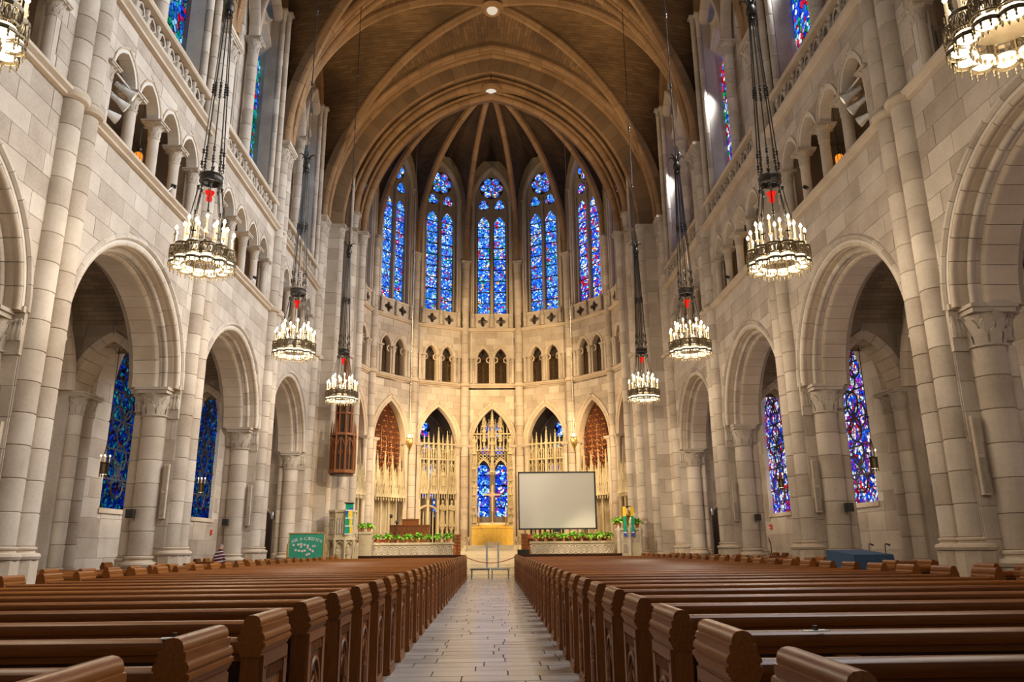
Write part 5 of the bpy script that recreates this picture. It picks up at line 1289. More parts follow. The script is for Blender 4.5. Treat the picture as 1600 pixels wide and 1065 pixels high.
            build(MB().tube([fr.p(sg*.4+.12*math.cos(a*PI/4), 8.7+.16*math.sin(a*PI/4), 0) for a in range(8)], .025, 4, True), 'tracery_ring', CREAM, S)
        for t in range(9):
            x = -.92+.23*t
            for z in (6.62, 6.8, 6.98): build(MB().tube([fr.p(x+.09*math.cos(a*PI/4), z+.09*math.sin(a*PI/4), .02) for a in range(8)], .022, 4, True), 'tracery_ring', CREAM, S)
            pinnacle(fr, x, 7.1, .1, .9, S, .5); pinnacle(fr, x, 8.1, .06, .7, S, .45)
        for sg in (-1, 1):
            for z in (2.0, 3.6, 5.2): canopy(fr, sg*1.1, z, .12, S, .6, .9)
            for z in (2.9, 4.5): statue(fr, sg*1.1, z, .14, S, .55)
        for z in (7.12, 8.12): build(MB().box(-1.15, 1.15, z, z+.08, -.07, .1, fr), 'tracery_band', CREAM, S)
        build(MB().box(-.09, .09, 6.0, 9.0, -.08, .14, fr), 'centre_post', CREAM, S); canopy(fr, 0, 5.7, .12, S, .7, 1.0); statue(fr, 0, 6.9, .16, S, .8); statue(fr, 0, 8.0, .16, S, .8); pinnacle(fr, 0, 8.5, .05, 1.25, S, 1.5)
        build(MB().box(-.17, .17, PF, 6.0, -.35, -.25, fr), 'centre_board', plain('grey_board', (.16, .13, .11), .7), S)
        build(MB().box(-1.0, 1.0, PF, 3.2, -.4, -.3, fr), 'dark_dado', plain('dado_grey', (.2, .16, .13), .7), S); build(MB().box(-1.0, 1.0, 2.4, 2.85, -.28, -.2, fr), 'white_band', WAX, S)

# ================================================================== CHANCEL
CF = struct_empty('floor', 'raised stone chancel floor with steps up from the centre aisle', 'floor')
build(MB().box(XO-7.6, AX-1.5, 38.1, 47, 0, PF), 'platform', STEPST, CF); build(MB().box(AX+1.5, XO+7.6, 38.1, 47, 0, PF), 'platform', STEPST, CF)
build(MB().box(AX-1.5, AX+1.5, 41.6, 50, 0, PF), 'platform', STEPST, CF)
for i in range(6): build(MB().box(AX-1.48, AX+1.48, 39.9+.28*i, 39.9+.28*(i+1)+.02, 0, .15*(i+1)-.002), 'step', STEPST, CF)
for i in range(4): build(MB().box(XO-1.9+.1*i, XO+1.9-.1*i, 42.6+.3*i, 46, PF, PF+.16*(i+1)), 'step', STEPST, CF)
ZAL = PF+.64
CLOTH = plain('altar_cloth_gold', (.9, .58, .1), .7, vary=.05)
t = empty('altar', (XO, 44.4, ZAL), 0, 'altar covered to the floor by a golden yellow cloth', 'altar')
build(MB().box(-1.13, 1.13, -.4, .5, 0, 1.0), 'table', STEPST, t)
build(MB().box(-1.17, 1.17, -.44, .54, .0, 1.02), 'cloth', CLOTH, t)
q = MB()
for i in range(46): x = -1.15+2.3*i/45; q.lathe([(0, -.03), (.014, .0), (0, .02)], 4, (x, -.45, .9))
build(q, 'fringe', plain('fringe_brown', (.3, .17, .04), .8), t)
t = empty('altar_shelf', (XO, 45.0, ZAL+1.02), 0, 'small gold-covered step on the back of the altar', 'shelf'); build(MB().box(-.9, .9, -.15, .1, .0, .12), 'step', CLOTH, t); build(MB().box(-.85, .85, -.1, .12, .12, .2), 'linen', WAX, t)
t = empty('altar_cross', (XO-.0, 45.0, ZAL+1.2), 0, 'tall golden cross with a ringed centre standing on the altar', 'cross')
PG = plain('pale_gold', (.8, .6, .38), .35, .4)
build(MB().box(-.055, .055, -.03, .03, .7, 2.15), 'upright', PG, t); build(MB().box(-.46, .46, -.028, .028, 1.6, 1.7), 'arm', PG, t)
build(MB().tube([(.13*math.cos(a*PI/6), -.02, 1.65+.13*math.sin(a*PI/6)) for a in range(12)], .03, 5, True), 'ring', PG, t)
for x, z, dx, dz in ((0, 2.15, 0, 1), (-.46, 1.65, -1, 0), (.46, 1.65, 1, 0), (0, .7, 0, -1)): build(MB().ext([(x-.07*dz*dz-.0, z-.07*dx*dx), (x+.07*dz*dz, z+.0-.07*dx*dx*0), (x+.12*dx, z+.12*dz), (x-.07*dz*dz*0, z+.07*dx*dx)], -.02, .02, Fr((0, 0, 0), (1, 0, 0), (0, 0, 1), (0, -1, 0))), 'tip', PG, t)
build(MB().tube([(0, 0, .0), (0, 0, .7)], .03, 6).lathe([(0, 0), (.14, 0), (.12, .04), (.04, .1), (0, .14)], 10), 'foot', PG, t)
for i, x in enumerate((-.78, .78)):
    t = empty('altar_candle', (XO+x, 44.7, ZAL+1.02), 0, f'white altar candle on a brass stick, {["left", "right"][i]} of the cross', 'candle', 'altar candles')
    build(MB().lathe([(0, 0), (.14, 0), (.11, .06), (.04, .12), (.03, .5), (.07, .54), (.0, .56)], 10), 'candlestick', GILT, t, True); build(MB().tube([(0, 0, .55), (0, 0, 1.15)], .035, 8), 'wax', WAX, t)
# parapets with carved interlace
for s in (-1, 1):
    sd = SIDE[s]; x0, x1 = (AX+1.95, 5.85) if s > 0 else (-6.25, AX-1.85)
    t = tag(empty('parapet', (0, 38.0, 0)), f'low carved stone chancel parapet on the {sd} with interlaced scroll band', 'parapet', kind='structure')
    build(MB().box(x0, x1, 0, .32, 0, 1.58), 'body', CREAM, t); build(MB().box(x0-.04, x1+.04, -.06, .36, 1.58, 1.68), 'coping', CREAM, t); build(MB().box(x0, x1, -.04, .0, .9, 1.02), 'plinth', CREAM, t)
    n = 15
    for i in range(n):
        xc = x0+(x1-x0)*(i+.5)/n; r = (x1-x0)/n*.5
        build(MB().tube([(xc+r*math.cos(a*PI/5), -.01, 1.3+.2*math.sin(a*PI/5)) for a in range(10)], .025, 4, True), 'scroll', CARVE, t)
        build(MB().tube([(xc+r*.45*math.cos(a*PI/4), -.01, 1.3+.09*math.sin(a*PI/4)) for a in range(8)], .018, 4, True), 'scroll', CARVE, t)
    t = empty('carved_newel', ((AX+1.72 if s > 0 else AX-1.72), 40.2, PF), 0, f'carved brown wooden newel post {sd} of the chancel steps', 'post')
    build(MB().box(-.16, .16, -.16, .16, 0, 1.1), 'post', CARVED_OAK, t); build(MB().box(-.19, .19, -.19, .19, 1.1, 1.18), 'cap', CARVED_OAK, t)
    q = MB()
    for k in range(6):
        for x in (-.08, .08): q.lathe([(0, -.08), (.05, 0), (0, .08)], 5, (x, -.17, .15+.17*k))
    build(q, 'relief', OAK_Z, t)
    t = empty('stone_urn_post', (XO+s*1.38, 43.2, PF+.3), 0, f'slim pale stone baluster post {sd} of the altar steps', 'post')
    build(MB().lathe([(.0, 0), (.1, 0), (.1, .05), (.05, .12), (.05, .5), (.1, .62), (.14, .72), (.14, .78), (0, .78)], 10), 'baluster', CREAM, t, True)
    t = empty('carved_bench_figure', ((AX+1.98 if s > 0 else AX-1.9), 39.0, PF), 0, f'dark carved wooden figure end beside the {sd} parapet', 'carving')
    build(MB().lathe([(.0, 0), (.14, .0), (.12, .25), (.16, .4), (.1, .55), (.07, .62), (.1, .7), (.0, .82)], 9), 'figure', OAK_Z, t, True); build(MB().lathe([(0, 0), (.06, .04), (0, .1)], 6, (.1, -.08, .45)), 'red_flower', plain('flower_red', (.6, .06, .05), .6), t)
LEAFM = stone('fern_leaf', (.12, .36, .02), (.4, .8, .08), vary=.1, rough=.5, fine=30); POT = plain('terracotta', (.5, .22, .08), .8)
def foliage(seed):
    r = random.Random(seed); q = MB()
    for i in range(60):
        a = r.random()*2*PI; e = r.uniform(.05, 1.2); L = r.uniform(.26, .44); d = Vector((math.cos(a)*math.cos(e), math.sin(a)*math.cos(e), math.sin(e))); s_ = Vector((-math.sin(a), math.cos(a), 0))*r.uniform(.035, .06)
        p0 = Vector((0, 0, .02)); p1 = p0+d*L*.6; p2 = p0+d*L+Vector((0, 0, -L*.35))
        q.add([p0-s_*.3, p0+s_*.3, p1+s_, p1-s_, p2], [(0, 1, 2, 3), (3, 2, 4)])
    return q.mesh('foliage', LEAFM)
FOL = [foliage(i) for i in range(4)]
POTM = MB().lathe([(0, 0), (.07, 0), (.1, .15), (.115, .15), (.115, .19), (.09, .19), (0, .17)], 10).mesh('pot', POT, True)
def fern(x, y, z, label, grp, sc_=1.0, i=0):
    t = empty('potted_fern', (x, y, z), i*1.3, label, 'plant', grp); t.scale = (sc_,)*3; put('pot', POTM, t); put('foliage', FOL[i % 4], t, T((0, 0, .16)))
for i in range(9):
    fern(-6.15+.49*i, 38.14, 1.68, f'potted green fern on the left parapet, {ordinal(i)} from the left', 'ferns on the left parapet', 1.02+.1*((i*7) % 3-.6), i)
    fern(2.1+.44*i, 38.14, 1.68, f'potted green fern on the right parapet, {ordinal(i)} from the left', 'ferns on the right parapet', 1.0+.1*((i*5) % 3-.6), i+1)
t = tag(empty('stone_pedestal', (-6.25, 37.62, 0)), 'squat carved stone pedestal carrying two ferns beside the pulpit', 'pedestal')
build(MB().box(-.2, .36, -.15, .3, 0, 2.1), 'body', CREAM, t); build(MB().box(-.24, .4, -.19, .34, 2.1, 2.2), 'slab', CREAM, t); build(MB().tube([(-.2+.12*math.cos(a*PI/4), -.16, 1.9+.1*math.sin(a*PI/4)) for a in range(8)], .02, 4, True), 'relief', CREAM, t)
fern(-6.34, 37.7, 2.2, 'potted fern on the pedestal, left one of two', 'ferns on the pedestal', 1.05, 2); fern(-6.02, 37.7, 2.2, 'potted fern on the pedestal, right one of two', 'ferns on the pedestal', 1.05, 3)

# pulpit
t = empty('pulpit', (-7.22, 37.32, 0), 0, 'carved pale stone pulpit with niches at the left chancel corner', 'pulpit')
oc = lambda r, rot=PI/8: [(r*math.cos(rot+i*PI/4), r*math.sin(rot+i*PI/4)) for i in range(8)]
build(MB().ext(oc(.62), 1.9, 3.1), 'body', CREAM, t); build(MB().ext(oc(.7), 3.1, 3.2), 'rim', CREAM, t); build(MB().ext(oc(.7), 1.82, 1.92), 'rim', CREAM, t); build(MB().ext(oc(.45), 0, 1.85), 'core', CREAM, t); build(MB().ext(oc(.75), 0, .5), 'foot', CREAM, t)
for i in range(8):
    a = PI/8+i*PI/4; x, y = .62*math.cos(a), .62*math.sin(a)
    build(MB().lathe([(.07, .5), (.045, .56), (.045, 1.5), (.08, 1.6), (.09, 1.84)], 8, (x, y, 0)), 'colonnette', CREAM, t, True)
    build(MB().lathe([(.05, 1.9), (.04, 2.0), (.04, 2.95), (.06, 3.1)], 8, (x, y, 0)), 'corner_shaft', CREAM, t, True)
    a2 = i*PI/4; M_ = Rz(a2+PI/2) @ T((0, -.56, 0))
    build(MB().tube([(-.2, 0, 1.45), (-.16, 0, 1.66), (0, 0, 1.78), (.16, 0, 1.66), (.2, 0, 1.45)], .03, 5), 'niche_arch', CREAM, t, False, M_)
    for j in (-.12, 0, .12): build(MB().lathe([(0, 2.1), (.05, 2.1), (.045, 2.5), (.055, 2.66), (.02, 2.72), (.04, 2.8), (0, 2.88)], 7, (j, -.03, 0)), 'relief_figure', CARVE, t, True, M_)
put('statue', STAT, t, T((-.1, -.52, .62)) @ Matrix.Scale(.8, 4)); put('statue', STAT, t, T((.35, -.42, .62)) @ Matrix.Scale(.8, 4))
t = empty('pulpit_banner', (-6.8, 36.6, 2.07), .1, 'green white and yellow striped cloth banner hanging on the pulpit', 'banner')
BG, BY, BW, BBL = plain('banner_green', (.0, .36, .2), .8), plain('banner_yellow', (.9, .62, .04), .8), plain('banner_white', (.85, .85, .82), .8), plain('banner_blue', (.03, .08, .4), .8)
build(MB().box(-.18, .18, -.01, .01, 0, 1.42), 'cloth', BG, t)
for z in (0.0, .36, .72, 1.08): build(MB().box(-.18, .18, -.016, .016, z, z+.045), 'white_stripe', BW, t)
for z, x0 in ((.045, .05), (.405, .02), (.765, -.04)): build(MB().box(x0, .15 if z > .05 else .18, -.015, .015, z, z+.315), 'yellow_patch', BY, t)
build(MB().ext([(-.18, .78), (.0, 1.08), (-.18, 1.08)], -.014, .014, Fr((0, 0, 0), (1, 0, 0), (0, 0, 1), (0, -1, 0))), 'blue_patch', BBL, t); build(MB().box(-.02, .18, -.015, .015, 1.125, 1.2), 'blue_patch', BBL, t)
build(MB().box(-.24, .2, -.1, .3, 1.42, 1.46), 'reading_desk', OAK_D, t)
# pulpit canopy
t = empty('pulpit_canopy', (-7.4, 37.35, 4.95), 0, 'tall reddish brown carved wooden canopy hanging over the pulpit', 'canopy')
build(MB().ext(oc(.66), 0, .16), 'base', CARVED_OAK, t); build(MB().ext(oc(.58), -.1, .0), 'base', OAK_D, t); build(MB().ext(oc(.5), .16, 1.9), 'drum', OAK_D, t)
for i in range(8):
    a = PI/8+i*PI/4; x, y = .62*math.cos(a), .62*math.sin(a)
    build(MB().tube([(x, y, .1), (x*.98, y*.98, 1.9), (x*.95, y*.95, 2.35), (x*.93, y*.93, 2.6)], [.05, .045, .03, .004], 5), 'corner_post', CARVED_OAK, t)
    x2, y2 = .4*math.cos(a), .4*math.sin(a)
    build(MB().tube([(x2, y2, 1.9), (x2*.98, y2*.98, 4.0), (x2*.9, y2*.9, 4.6)], [.045, .04, .004], 5), 'corner_post', CARVED_OAK, t)
    M_ = Rz(i*PI/4+PI/2) @ T((0, -.56, 0))
    build(MB().tube([(-.2, 0, 1.3), (-.12, 0, 1.55), (0, 0, 1.7), (.12, 0, 1.55), (.2, 0, 1.3)], .028, 5), 'tracery_arch', CARVED_OAK, t, False, M_); build(MB().box(-.02, .02, -.02, .02, .16, 1.7), 'mullion', CARVED_OAK, t, False, M_)
    build(MB().tube([(.09*math.cos(q*PI/4), 0, 1.0+.12*math.sin(q*PI/4)) for q in range(8)], .02, 4, True), 'tracery_ring', CARVED_OAK, t, False, M_)
build(MB().ext(oc(.66), 1.82, 1.94), 'cornice', CARVED_OAK, t); build(MB().ext(oc(.34), 1.9, 4.1), 'upper_drum', OAK_D, t); build(MB().ext(oc(.42), 3.9, 4.0), 'cornice', CARVED_OAK, t); build(MB().ext(oc(.42), 2.9, 2.98), 'cornice', CARVED_OAK, t)
build(MB().lathe([(.3, 4.0), (.18, 5.0), (.06, 6.2), (0, 6.6)], 8), 'spire', CARVED_OAK, t)
# lectern (right)
t = empty('ambo', (6.5, 37.32, 0), 0, 'carved stone reading ambo at the right chancel corner', 'ambo')
build(MB().box(-.55, .5, -.3, .4, 0, 2.15), 'body', CREAM, t); build(MB().box(-.6, .55, -.36, .45, 2.15, 2.25), 'slab', CREAM, t); build(MB().ext(arch_pts(-.25, .1, 1.1, 1.4, .14, 4), .29, .31, Fr((0, 0, 0), (1, 0, 0), (0, 0, 1), (0, -1, 0))), 'door_niche', DARKST, t)
for x in (-.55, -.02, .5): build(MB().lathe([(.07, 0), (.08, 1.0), (.06, 1.2), (.09, 1.7), (.07, 1.9), (.11, 2.1), (.06, 2.3), (0, 2.42)], 8, (x, -.32, 0)), 'buttress_figure', CARVE, t, True)
for x in range(8): build(MB().box(-.42+.11*x-.025, -.42+.11*x+.025, -.33, -.3, 1.6, 1.8), 'dentil', CARVE, t)
t = empty('eagle_lectern', (6.45, 37.3, 2.25), 0, 'gilt eagle lectern with spread wings on the stone ambo', 'lectern')
build(MB().lathe([(0, 0), (.14, 0), (.06, .08), (.05, .35), (.1, .42), (0, .46)], 10), 'stem', GILT, t, True)
build(MB().lathe([(0, .38), (.09, .45), (.14, .62), (.1, .8), (.06, .88), (.07, .95), (.0, 1.02)], 10), 'body', GILT, t, True)
for sg in (-1, 1): build(MB().add([(sg*.05, -.05, .75), (sg*.3, -.1, .98), (sg*.36, -.1, .75), (sg*.25, -.1, .5), (sg*.1, -.05, .45), (sg*.05, .0, .75), (sg*.3, -.06, .98), (sg*.36, -.06, .75), (sg*.25, -.06, .5), (sg*.1, 0, .45)], [(0, 1, 2, 3, 4), (9, 8, 7, 6, 5), (0, 5, 6, 1), (1, 6, 7, 2), (2, 7, 8, 3), (3, 8, 9, 4)]), 'wing', GILT, t)
build(MB().box(-.22, .22, -.1, .2, 1.0, 1.04), 'desk', BLK, t)
for i, x in enumerate((-.2, .17)):
    r = empty('lectern_ribbon', (6.45+x, 36.9, 1.85), 0, f'{["left", "right"][i]} of two long green and yellow cloth ribbons on the eagle lectern', 'ribbon', 'lectern ribbons')
    build(MB().box(-.07, .07, -.01, .01, .25, .95), 'green_part', BG, r); build(MB().box(-.075, .075, -.012, .012, .95, 1.4), 'yellow_part', BY, r); build(MB().box(-.07, .07, -.012, .012, .0, .25), 'dark_tip', BBL, r); build(MB().box(-.07, .07, -.014, .014, .17, .22), 'white_stripe', BW, r)
fern(6.0, 37.3, 2.25, 'large potted fern left of the eagle lectern', 'ferns by the lectern', 1.35, 1); fern(6.9, 37.3, 2.25, 'potted fern right of the eagle lectern', 'ferns by the lectern', 1.15, 2)
# green board
t = empty('question_board', (-7.87, 33.0, .9), 0, 'green easel board reading ASK A QUESTION with white paper dots', 'board')
GRN = plain('board_green', (.05, .42, .27), .8); PINE = plain('pine_frame', (.75, .45, .15), .6)
build(MB().box(-.72, .72, 0, .03, .1, 1.17), 'panel', GRN, t)
for (a, b, c, d) in ((-.76, .76, 1.16, 1.2), (-.76, .76, .06, .1), (-.76, -.72, .06, 1.2), (.72, .76, .06, 1.2)): build(MB().box(a, b, -.02, .04, c, d), 'frame_strip', PINE, t)
for x in (-.82, .78): build(MB().box(x, x+.05, .0, .05, -.9, .75), 'easel_leg', PINE, t)
CHALK = plain('chalk', (.75, .9, .82), .9)
def letters(txt, cx, cz, R, span, size, parent, y=-.006):
    n = len(txt)
    for i, ch in enumerate(txt):
        if ch == ' ': continue
        a = span*(.5-i/(n-1)); cu = bpy.data.curves.new('letter', 'FONT'); cu.body = ch; cu.size = size; cu.extrude = .003; cu.align_x = 'CENTER'; cu.offset = .004; cu.materials.append(CHALK)
        tmp = bpy.data.objects.new('tmp', cu); me = bpy.data.meshes.new_from_object(tmp); bpy.data.objects.remove(tmp); o = bpy.data.objects.new('letter', me); COL.objects.link(o); o.parent = parent
        o.matrix_local = T((cx-R*math.sin(a), y, cz+R*(math.cos(a)-1))) @ Matrix.Rotation(-a, 4, 'Y') @ Matrix.Rotation(PI/2, 4, 'X')
letters('ASK A QUESTION', 0, .9, 1.6, .72, .17, t)
for i, (px, py) in enumerate([(212, 747), (283, 742), (325, 735), (325, 768), (373, 747), (424, 757), (424, 782), (502, 765), (525, 765), (250, 815), (298, 822), (345, 828), (383, 822), (460, 808), (500, 828), (448, 862), (415, 875)]):
    x = (px-400)/530*1.5; z = 1.17-(py-595)/345*1.07
    build(MB().ext(circle_pts(x, z, .052, 10), .006, .014, Fr((0, 0, 0), (1, 0, 0), (0, 0, 1), (0, -1, 0))), 'paper_dot', WAX, t)
# projection screen
t = empty('projection_screen', (3.16, 38.4, 0), .0, 'large white projection screen with a black frame on a stand', 'screen')
SCR = bpy.data.materials.new('screen_cloth'); SCR.use_nodes = True; SCR.node_tree.nodes['Principled BSDF'].inputs[0].default_value = (.62, .59, .51, 1); SCR.node_tree.nodes['Principled BSDF'].inputs['Roughness'].default_value = .9
build(MB().box(-1.88, 1.9, 0, .02, 2.3, 5.03), 'cloth', SCR, t)
for (a, b, c, d) in ((-1.94, 1.96, 5.0, 5.07), (-1.9, 1.96, 2.24, 2.31), (-1.94, -1.88, 2.24, 5.07), (1.88, 1.96, 2.24, 5.07)): build(MB().box(a, b, -.02, .03, c, d), 'frame_bar', BLK, t)
for x in (-1.2, 1.2): build(MB().box(x-.02, x+.02, .04, .08, PF, 4.9), 'leg', GREYM, t); build(MB().box(x-.02, x+.02, -.3, .5, PF, PF+.04), 'foot', GREYM, t)
build(MB().box(-.15, .15, -.05, .1, 2.12, 2.24), 'projector_shelf', BLK, t)
# organ console
t = empty('organ_console', (-4.35, 40.6, PF), 0, 'brown panelled wooden organ console behind the left parapet ferns', 'organ')
build(MB().box(-1.0, 1.0, -.3, .5, 0, 1.62), 'case', CARVED_OAK, t); build(MB().box(-1.03, 1.03, -.34, .5, 1.62, 1.68), 'top', OAK_Z, t); build(MB().box(-.42, .42, -.1, .3, 1.68, 1.95), 'music_desk', OAK_Z, t); build(MB().box(-.45, .45, -.12, .32, 1.95, 1.98), 'music_desk_top', OAK_Z, t)
for i in range(8):
    x = -.87+.25*i; build(MB().tube([(x-.1, -.31, 1.1), (x-.1, -.31, 1.35), (x, -.31, 1.5), (x+.1, -.31, 1.35), (x+.1, -.31, 1.1)], .018, 4), 'panel_arch', OAK_Z, t)
for i, (x, h) in enumerate(((-5.35, 2.05), (-5.05, 1.75))):
    t = empty('microphone_stand', (x, 40.2, PF), 0, f'{["taller", "shorter"][i]} black microphone stand left of the organ console', 'stand'); build(MB().tube([(0, 0, 0), (0, 0, h-.1), (.05, -.05, h)], .02, 5), 'pole', BLK, t); build(MB().lathe([(0, 0), (.17, 0), (.0, .05)], 8), 'foot', BLK, t); build(MB().lathe([(0, 0), (.06, .03), (.09, .12), (.05, .2), (0, .22)], 8, (.05, -.05, h-.04)), 'head', BLK, t, True)
t = empty('cushioned_choir_bench', (3.6, 41.5, PF), 0, 'choir bench with red cushions behind the right parapet', 'bench')
build(MB().box(-1.8, 2.4, 0, .4, 0, .95), 'bench', OAK_D, t); build(MB().box(-1.8, 2.4, -.02, .42, .95, 1.15), 'cushion', plain('red_cloth', (.35, .05, .04), .9), t)
# platform with frame and rope at the head of the aisle
t = empty('clear_lectern', (AX+.08, 37.65, .45), 0, 'clear lectern with two brushed metal uprights at the aisle head', 'lectern')
SILV = plain('brushed_aluminium', (.62, .64, .66), .3, .6)
for x in (-.27, .27): build(MB().box(x-.045, x+.045, -.02, .02, 0, 1.2), 'upright', SILV, t)
build(MB().box(-.22, .22, -.1, .02, 1.06, 1.2), 'desk_top', plain('desk_wood', (.7, .5, .28), .5), t); build(MB().box(-.3, .3, -.12, .12, 0, .03), 'foot', SILV, t)
for i, (a, b) in enumerate(((-.97, -.05), (.0, .9))):
    t = empty('low_platform', (AX, 37.65, 0), 0, f'low folding grey platform table at the aisle head, {["left", "right"][i]} one', 'platform', 'platforms at the aisle head')
    build(MB().box(a, b, -.3, .3, .38, .45), 'deck', plain('deck_grey_%d' % i, (.14, .13, .13) if i == 0 else (.36, .36, .33), .5), t)
    for x in (a+.06, b-.06):
        for yy in (-.25, .25): build(MB().box(x-.03, x+.03, yy-.02, yy+.02, 0, .38), 'leg', GREYM, t)
t = empty('rope', (AX, 36.62, 0), 0, 'red velvet rope sagging across the head of the aisle', 'rope')
RR = plain('rope_red', (.45, .03, .02), .7)
build(MB().tube([(-1.14+.1425*i, 0, .72+.27*((i-8)/8)**2) for i in range(17)], .02, 6), 'rope', RR, t); 
for x in (-1.14, 1.14): build(MB().lathe([(0, -.04), (.03, 0), (0, .04)], 6, (x, 0, 1.0)), 'hook', GILT, t)
t = empty('monitor_speaker', (AX+1.55, 38.0, 0), 0, 'black stage monitor box at the right of the aisle head', 'speaker'); build(MB().box(-.26, .3, -.15, .2, .0, 1.3), 'case', BLK, t); build(MB().box(-.2, .24, -.17, -.15, .9, 1.25), 'grille', IRON, t)
# sanctuary lamps
for i, (x, lb) in enumerate(((-4.49, 'left'), (4.33, 'right'))):
    t = empty('sanctuary_lamp', (x, 40.5, 6.3), 0, f'gilt hanging sanctuary lamp on a long chain at the {lb} of the chancel', 'lamp', 'sanctuary lamps')
    build(MB().lathe([(0, 0), (.03, .1), (.05, .2), (.15, .4), (.2, .65), (.16, .75), (.2, .8), (.0, .82)], 12), 'bowl', GILT, t, True); build(MB().lathe([(0, .8), (.08, .8), (.07, 1.0), (0, 1.0)], 8), 'lamp_glass', CUP, t, True)
    for k in range(4): a = k*PI/2; build(MB().tube([(.18*math.cos(a), .18*math.sin(a), .78), (.03*math.cos(a), .03*math.sin(a), 1.9)], .012, 4), 'chain', GREYM, t)
    q = MB(); q.tube([(0, 0, 1.9), (0, 0, 20.9)], .012, 4)
    for k in range(22): q.lathe([(0, -.05), (.025, 0), (0, .05)], 5, (0, 0, 2.0+.2*k))
    build(q, 'long_chain', GREYM, t)
# right aisle: covered piano, gooseneck lamps, music stands
t = empty('covered_piano', (8.5, 18.15, 0), .0, 'grand piano shape under a blue quilted cover between the right pews', 'piano')
BLUEC = plain('blue_quilt', (.035, .08, .17), .85)
q = MB(); q.add([(-.5, -.85, .2), (.5, -.85, .2), (.5, .85, .2), (-.5, .85, .2), (-.45, -.75, 1.2), (.45, -.75, 1.2), (.42, .75, 1.3), (-.42, .75, 1.3)], [(0, 1, 2, 3), (4, 5, 6, 7), (0, 1, 5, 4), (1, 2, 6, 5), (2, 3, 7, 6), (3, 0, 4, 7)]); build(q, 'cover', BLUEC, t)
for x, y in ((-.35, -.6), (.35, -.6), (0, .6)): build(MB().tube([(x, y, 0), (x, y, .3)], .05, 8), 'leg', BLK, t)
for i, y in enumerate((20.9, 21.9, 22.4)):
    t = empty('gooseneck_lamp', (10.5 if i else 10.45, y-.2 if i < 2 else y, .0), 0, f'thin black gooseneck music lamp behind the blue cover, {["nearest", "middle", "farthest"][i]}', 'lamp', 'gooseneck lamps')
    build(MB().tube([(0, 0, 0), (0, 0, 1.2), (.0, -.02, 1.36), (-.03, -.1, 1.43), (-.05, -.25, 1.42)], .012, 5), 'neck', BLK, t); build(MB().tube([(-.05, -.22, 1.42), (-.05, -.36, 1.39)], .025, 6), 'shade', BLK, t); build(MB().lathe([(0, 0), (.15, 0), (0, .04)], 8), 'foot', BLK, t)
t = empty('microphone_stand', (11.6, 32.5, 0), 0, 'black microphone stand by the right aisle wall below the red alarm', 'stand'); build(MB().tube([(0, 0, 0), (0, 0, 1.4), (-.1, -.1, 1.7)], .02, 5), 'pole', BLK, t); build(MB().lathe([(0, 0), (.2, 0), (0, .06)], 8), 'foot', BLK, t)
for s in (-1, 1):
    for i, y in enumerate((9.8, 11.1, 12.3)):
        pass
# person leaning in the left side pews, seen from behind
m, ns, ls, b_ = new_mat('striped_knit'); wv = ns.new('ShaderNodeTexWave'); tc = ns.new('ShaderNodeTexCoord'); mp = ns.new('ShaderNodeMapping')
mp.inputs['Rotation'].default_value = (0, .15, 0); ls.new(tc.outputs['Object'], mp.inputs[0]); ls.new(mp.outputs[0], wv.inputs[0]); wv.bands_direction = 'Z'; wv.inputs['Scale'].default_value = 2.9; wv.inputs['Distortion'].default_value = .6
rp = ramp(ns, [(0, (.07, .008, .014)), (.72, (.07, .008, .014)), (.8, (.45, .4, .42))]); ls.new(wv.outputs[0], rp.inputs[0]); ls.new(rp.outputs[0], b_.inputs['Base Color']); b_.inputs['Roughness'].default_value = .95
KNIT = m; SKIN = plain('skin', (.5, .28, .2), .6)
pn = empty('person', (-9.55, 27.42, 0), 0, 'person bowed forward in a left side pew wearing a maroon and grey striped knit top', 'person')
me = bpy.data.meshes.new('body')
J = [(0, 0, .5), (0, .02, .8), (0, .04, 1.1), (0, .09, 1.32), (0, .16, 1.42), (0, .22, 1.48), (-.13, .12, 1.24), (-.16, .2, .98), (-.12, .4, .85), (-.08, .46, .84), (.13, .12, 1.24), (.16, .2, .98), (.12, .4, .85), (.08, .46, .84), (-.1, .05, .5), (-.12, .42, .5), (-.12, .42, .08), (-.12, .52, .05), (.1, .05, .5), (.12, .42, .5), (.12, .42, .08), (.12, .52, .05)]
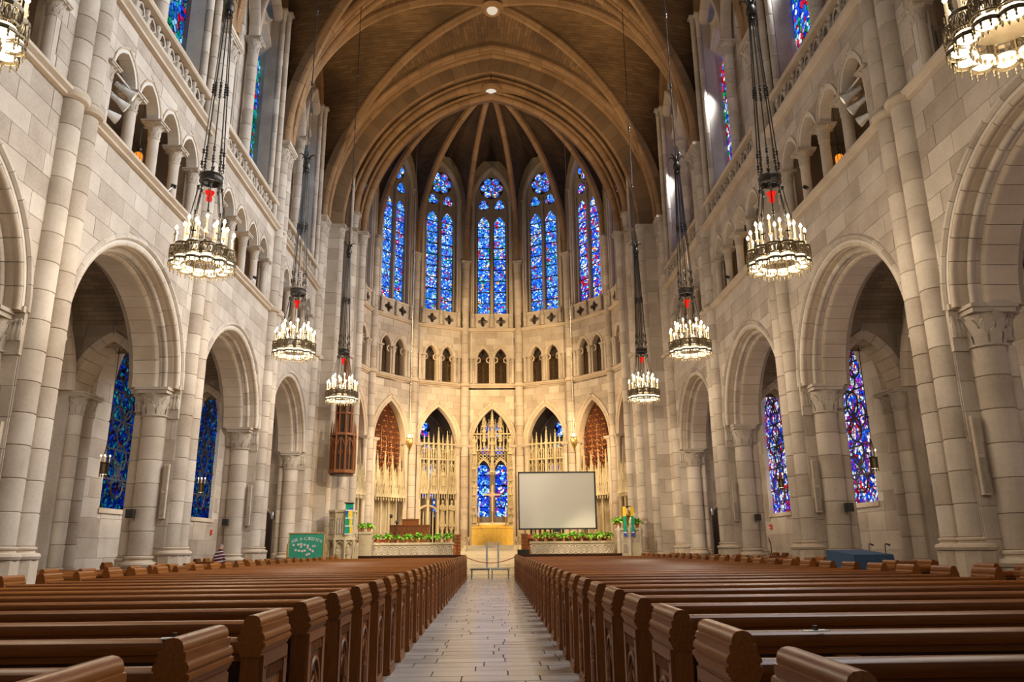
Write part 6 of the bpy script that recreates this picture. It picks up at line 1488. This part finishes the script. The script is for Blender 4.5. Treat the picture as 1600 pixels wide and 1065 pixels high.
Ed = [(0, 1), (1, 2), (2, 3), (3, 4), (4, 5), (3, 6), (6, 7), (7, 8), (8, 9), (3, 10), (10, 11), (11, 12), (12, 13), (0, 14), (14, 15), (15, 16), (16, 17), (0, 18), (18, 19), (19, 20), (20, 21)]
Rr = [.17, .17, .175, .15, .06, .09, .08, .06, .04, .035, .08, .06, .04, .035, .1, .085, .055, .05, .1, .085, .055, .05]
me.from_pydata(J, Ed, []); me.materials.append(KNIT)
bm = bmesh.new(); bm.from_mesh(me); lay = bm.verts.layers.skin.verify(); bm.verts.ensure_lookup_table()
for i, r in enumerate(Rr): bm.verts[i][lay].radius = (r, r*.85); bm.verts[i][lay].use_root = (i == 0)
bm.to_mesh(me); bm.free(); bo = put('body', me, pn); sk = bo.modifiers.new('skin', 'SKIN')
ss = bo.modifiers.new('sub', 'SUBSURF'); ss.levels = ss.render_levels = 2
hd = MB().lathe([(0, -.11), (.055, -.09), (.078, -.03), (.08, .03), (.06, .085), (0, .11)], 14); hd.lathe([(0, -.02), (.014, 0), (0, .02)], 6, (0, .085, -.01))
for sx in (-1, 1): hd.lathe([(0, -.03), (.015, 0), (0, .03)], 6, (sx*.082, 0, -.01)); hd.lathe([(0, -.008), (.01, 0), (0, .008)], 6, (sx*.03, .074, .02))
build(hd, 'head', SKIN, pn, True, T((0, .2, 1.52)) @ Matrix.Rotation(-.5, 4, 'X'))
build(MB().lathe([(.082, -.0), (.084, .03), (.062, .09), (0, .118)], 14), 'hair', plain('grey_hair', (.25, .2, .18), .9), pn, True, T((0, .195, 1.518)) @ Matrix.Rotation(-.5, 4, 'X'))
# small tilted extras on the pews
for i, (x, y, lb) in enumerate(((-1.75, 4.42, 'left, second row'), (3.05, 3.33, 'right, farther from the aisle'), (1.75, 4.38, 'right, near the aisle'))):
    t = empty('service_card', (x, y, .985), .2, f'small pale printed card resting on a pew top rail, {lb}', 'card'); build(MB().box(-.07, .07, -.03, .03, 0, .006), 'card', WAX, t); build(MB().box(-.01, .01, -.01, .01, .006, .03), 'pencil_clip', BLK, t)
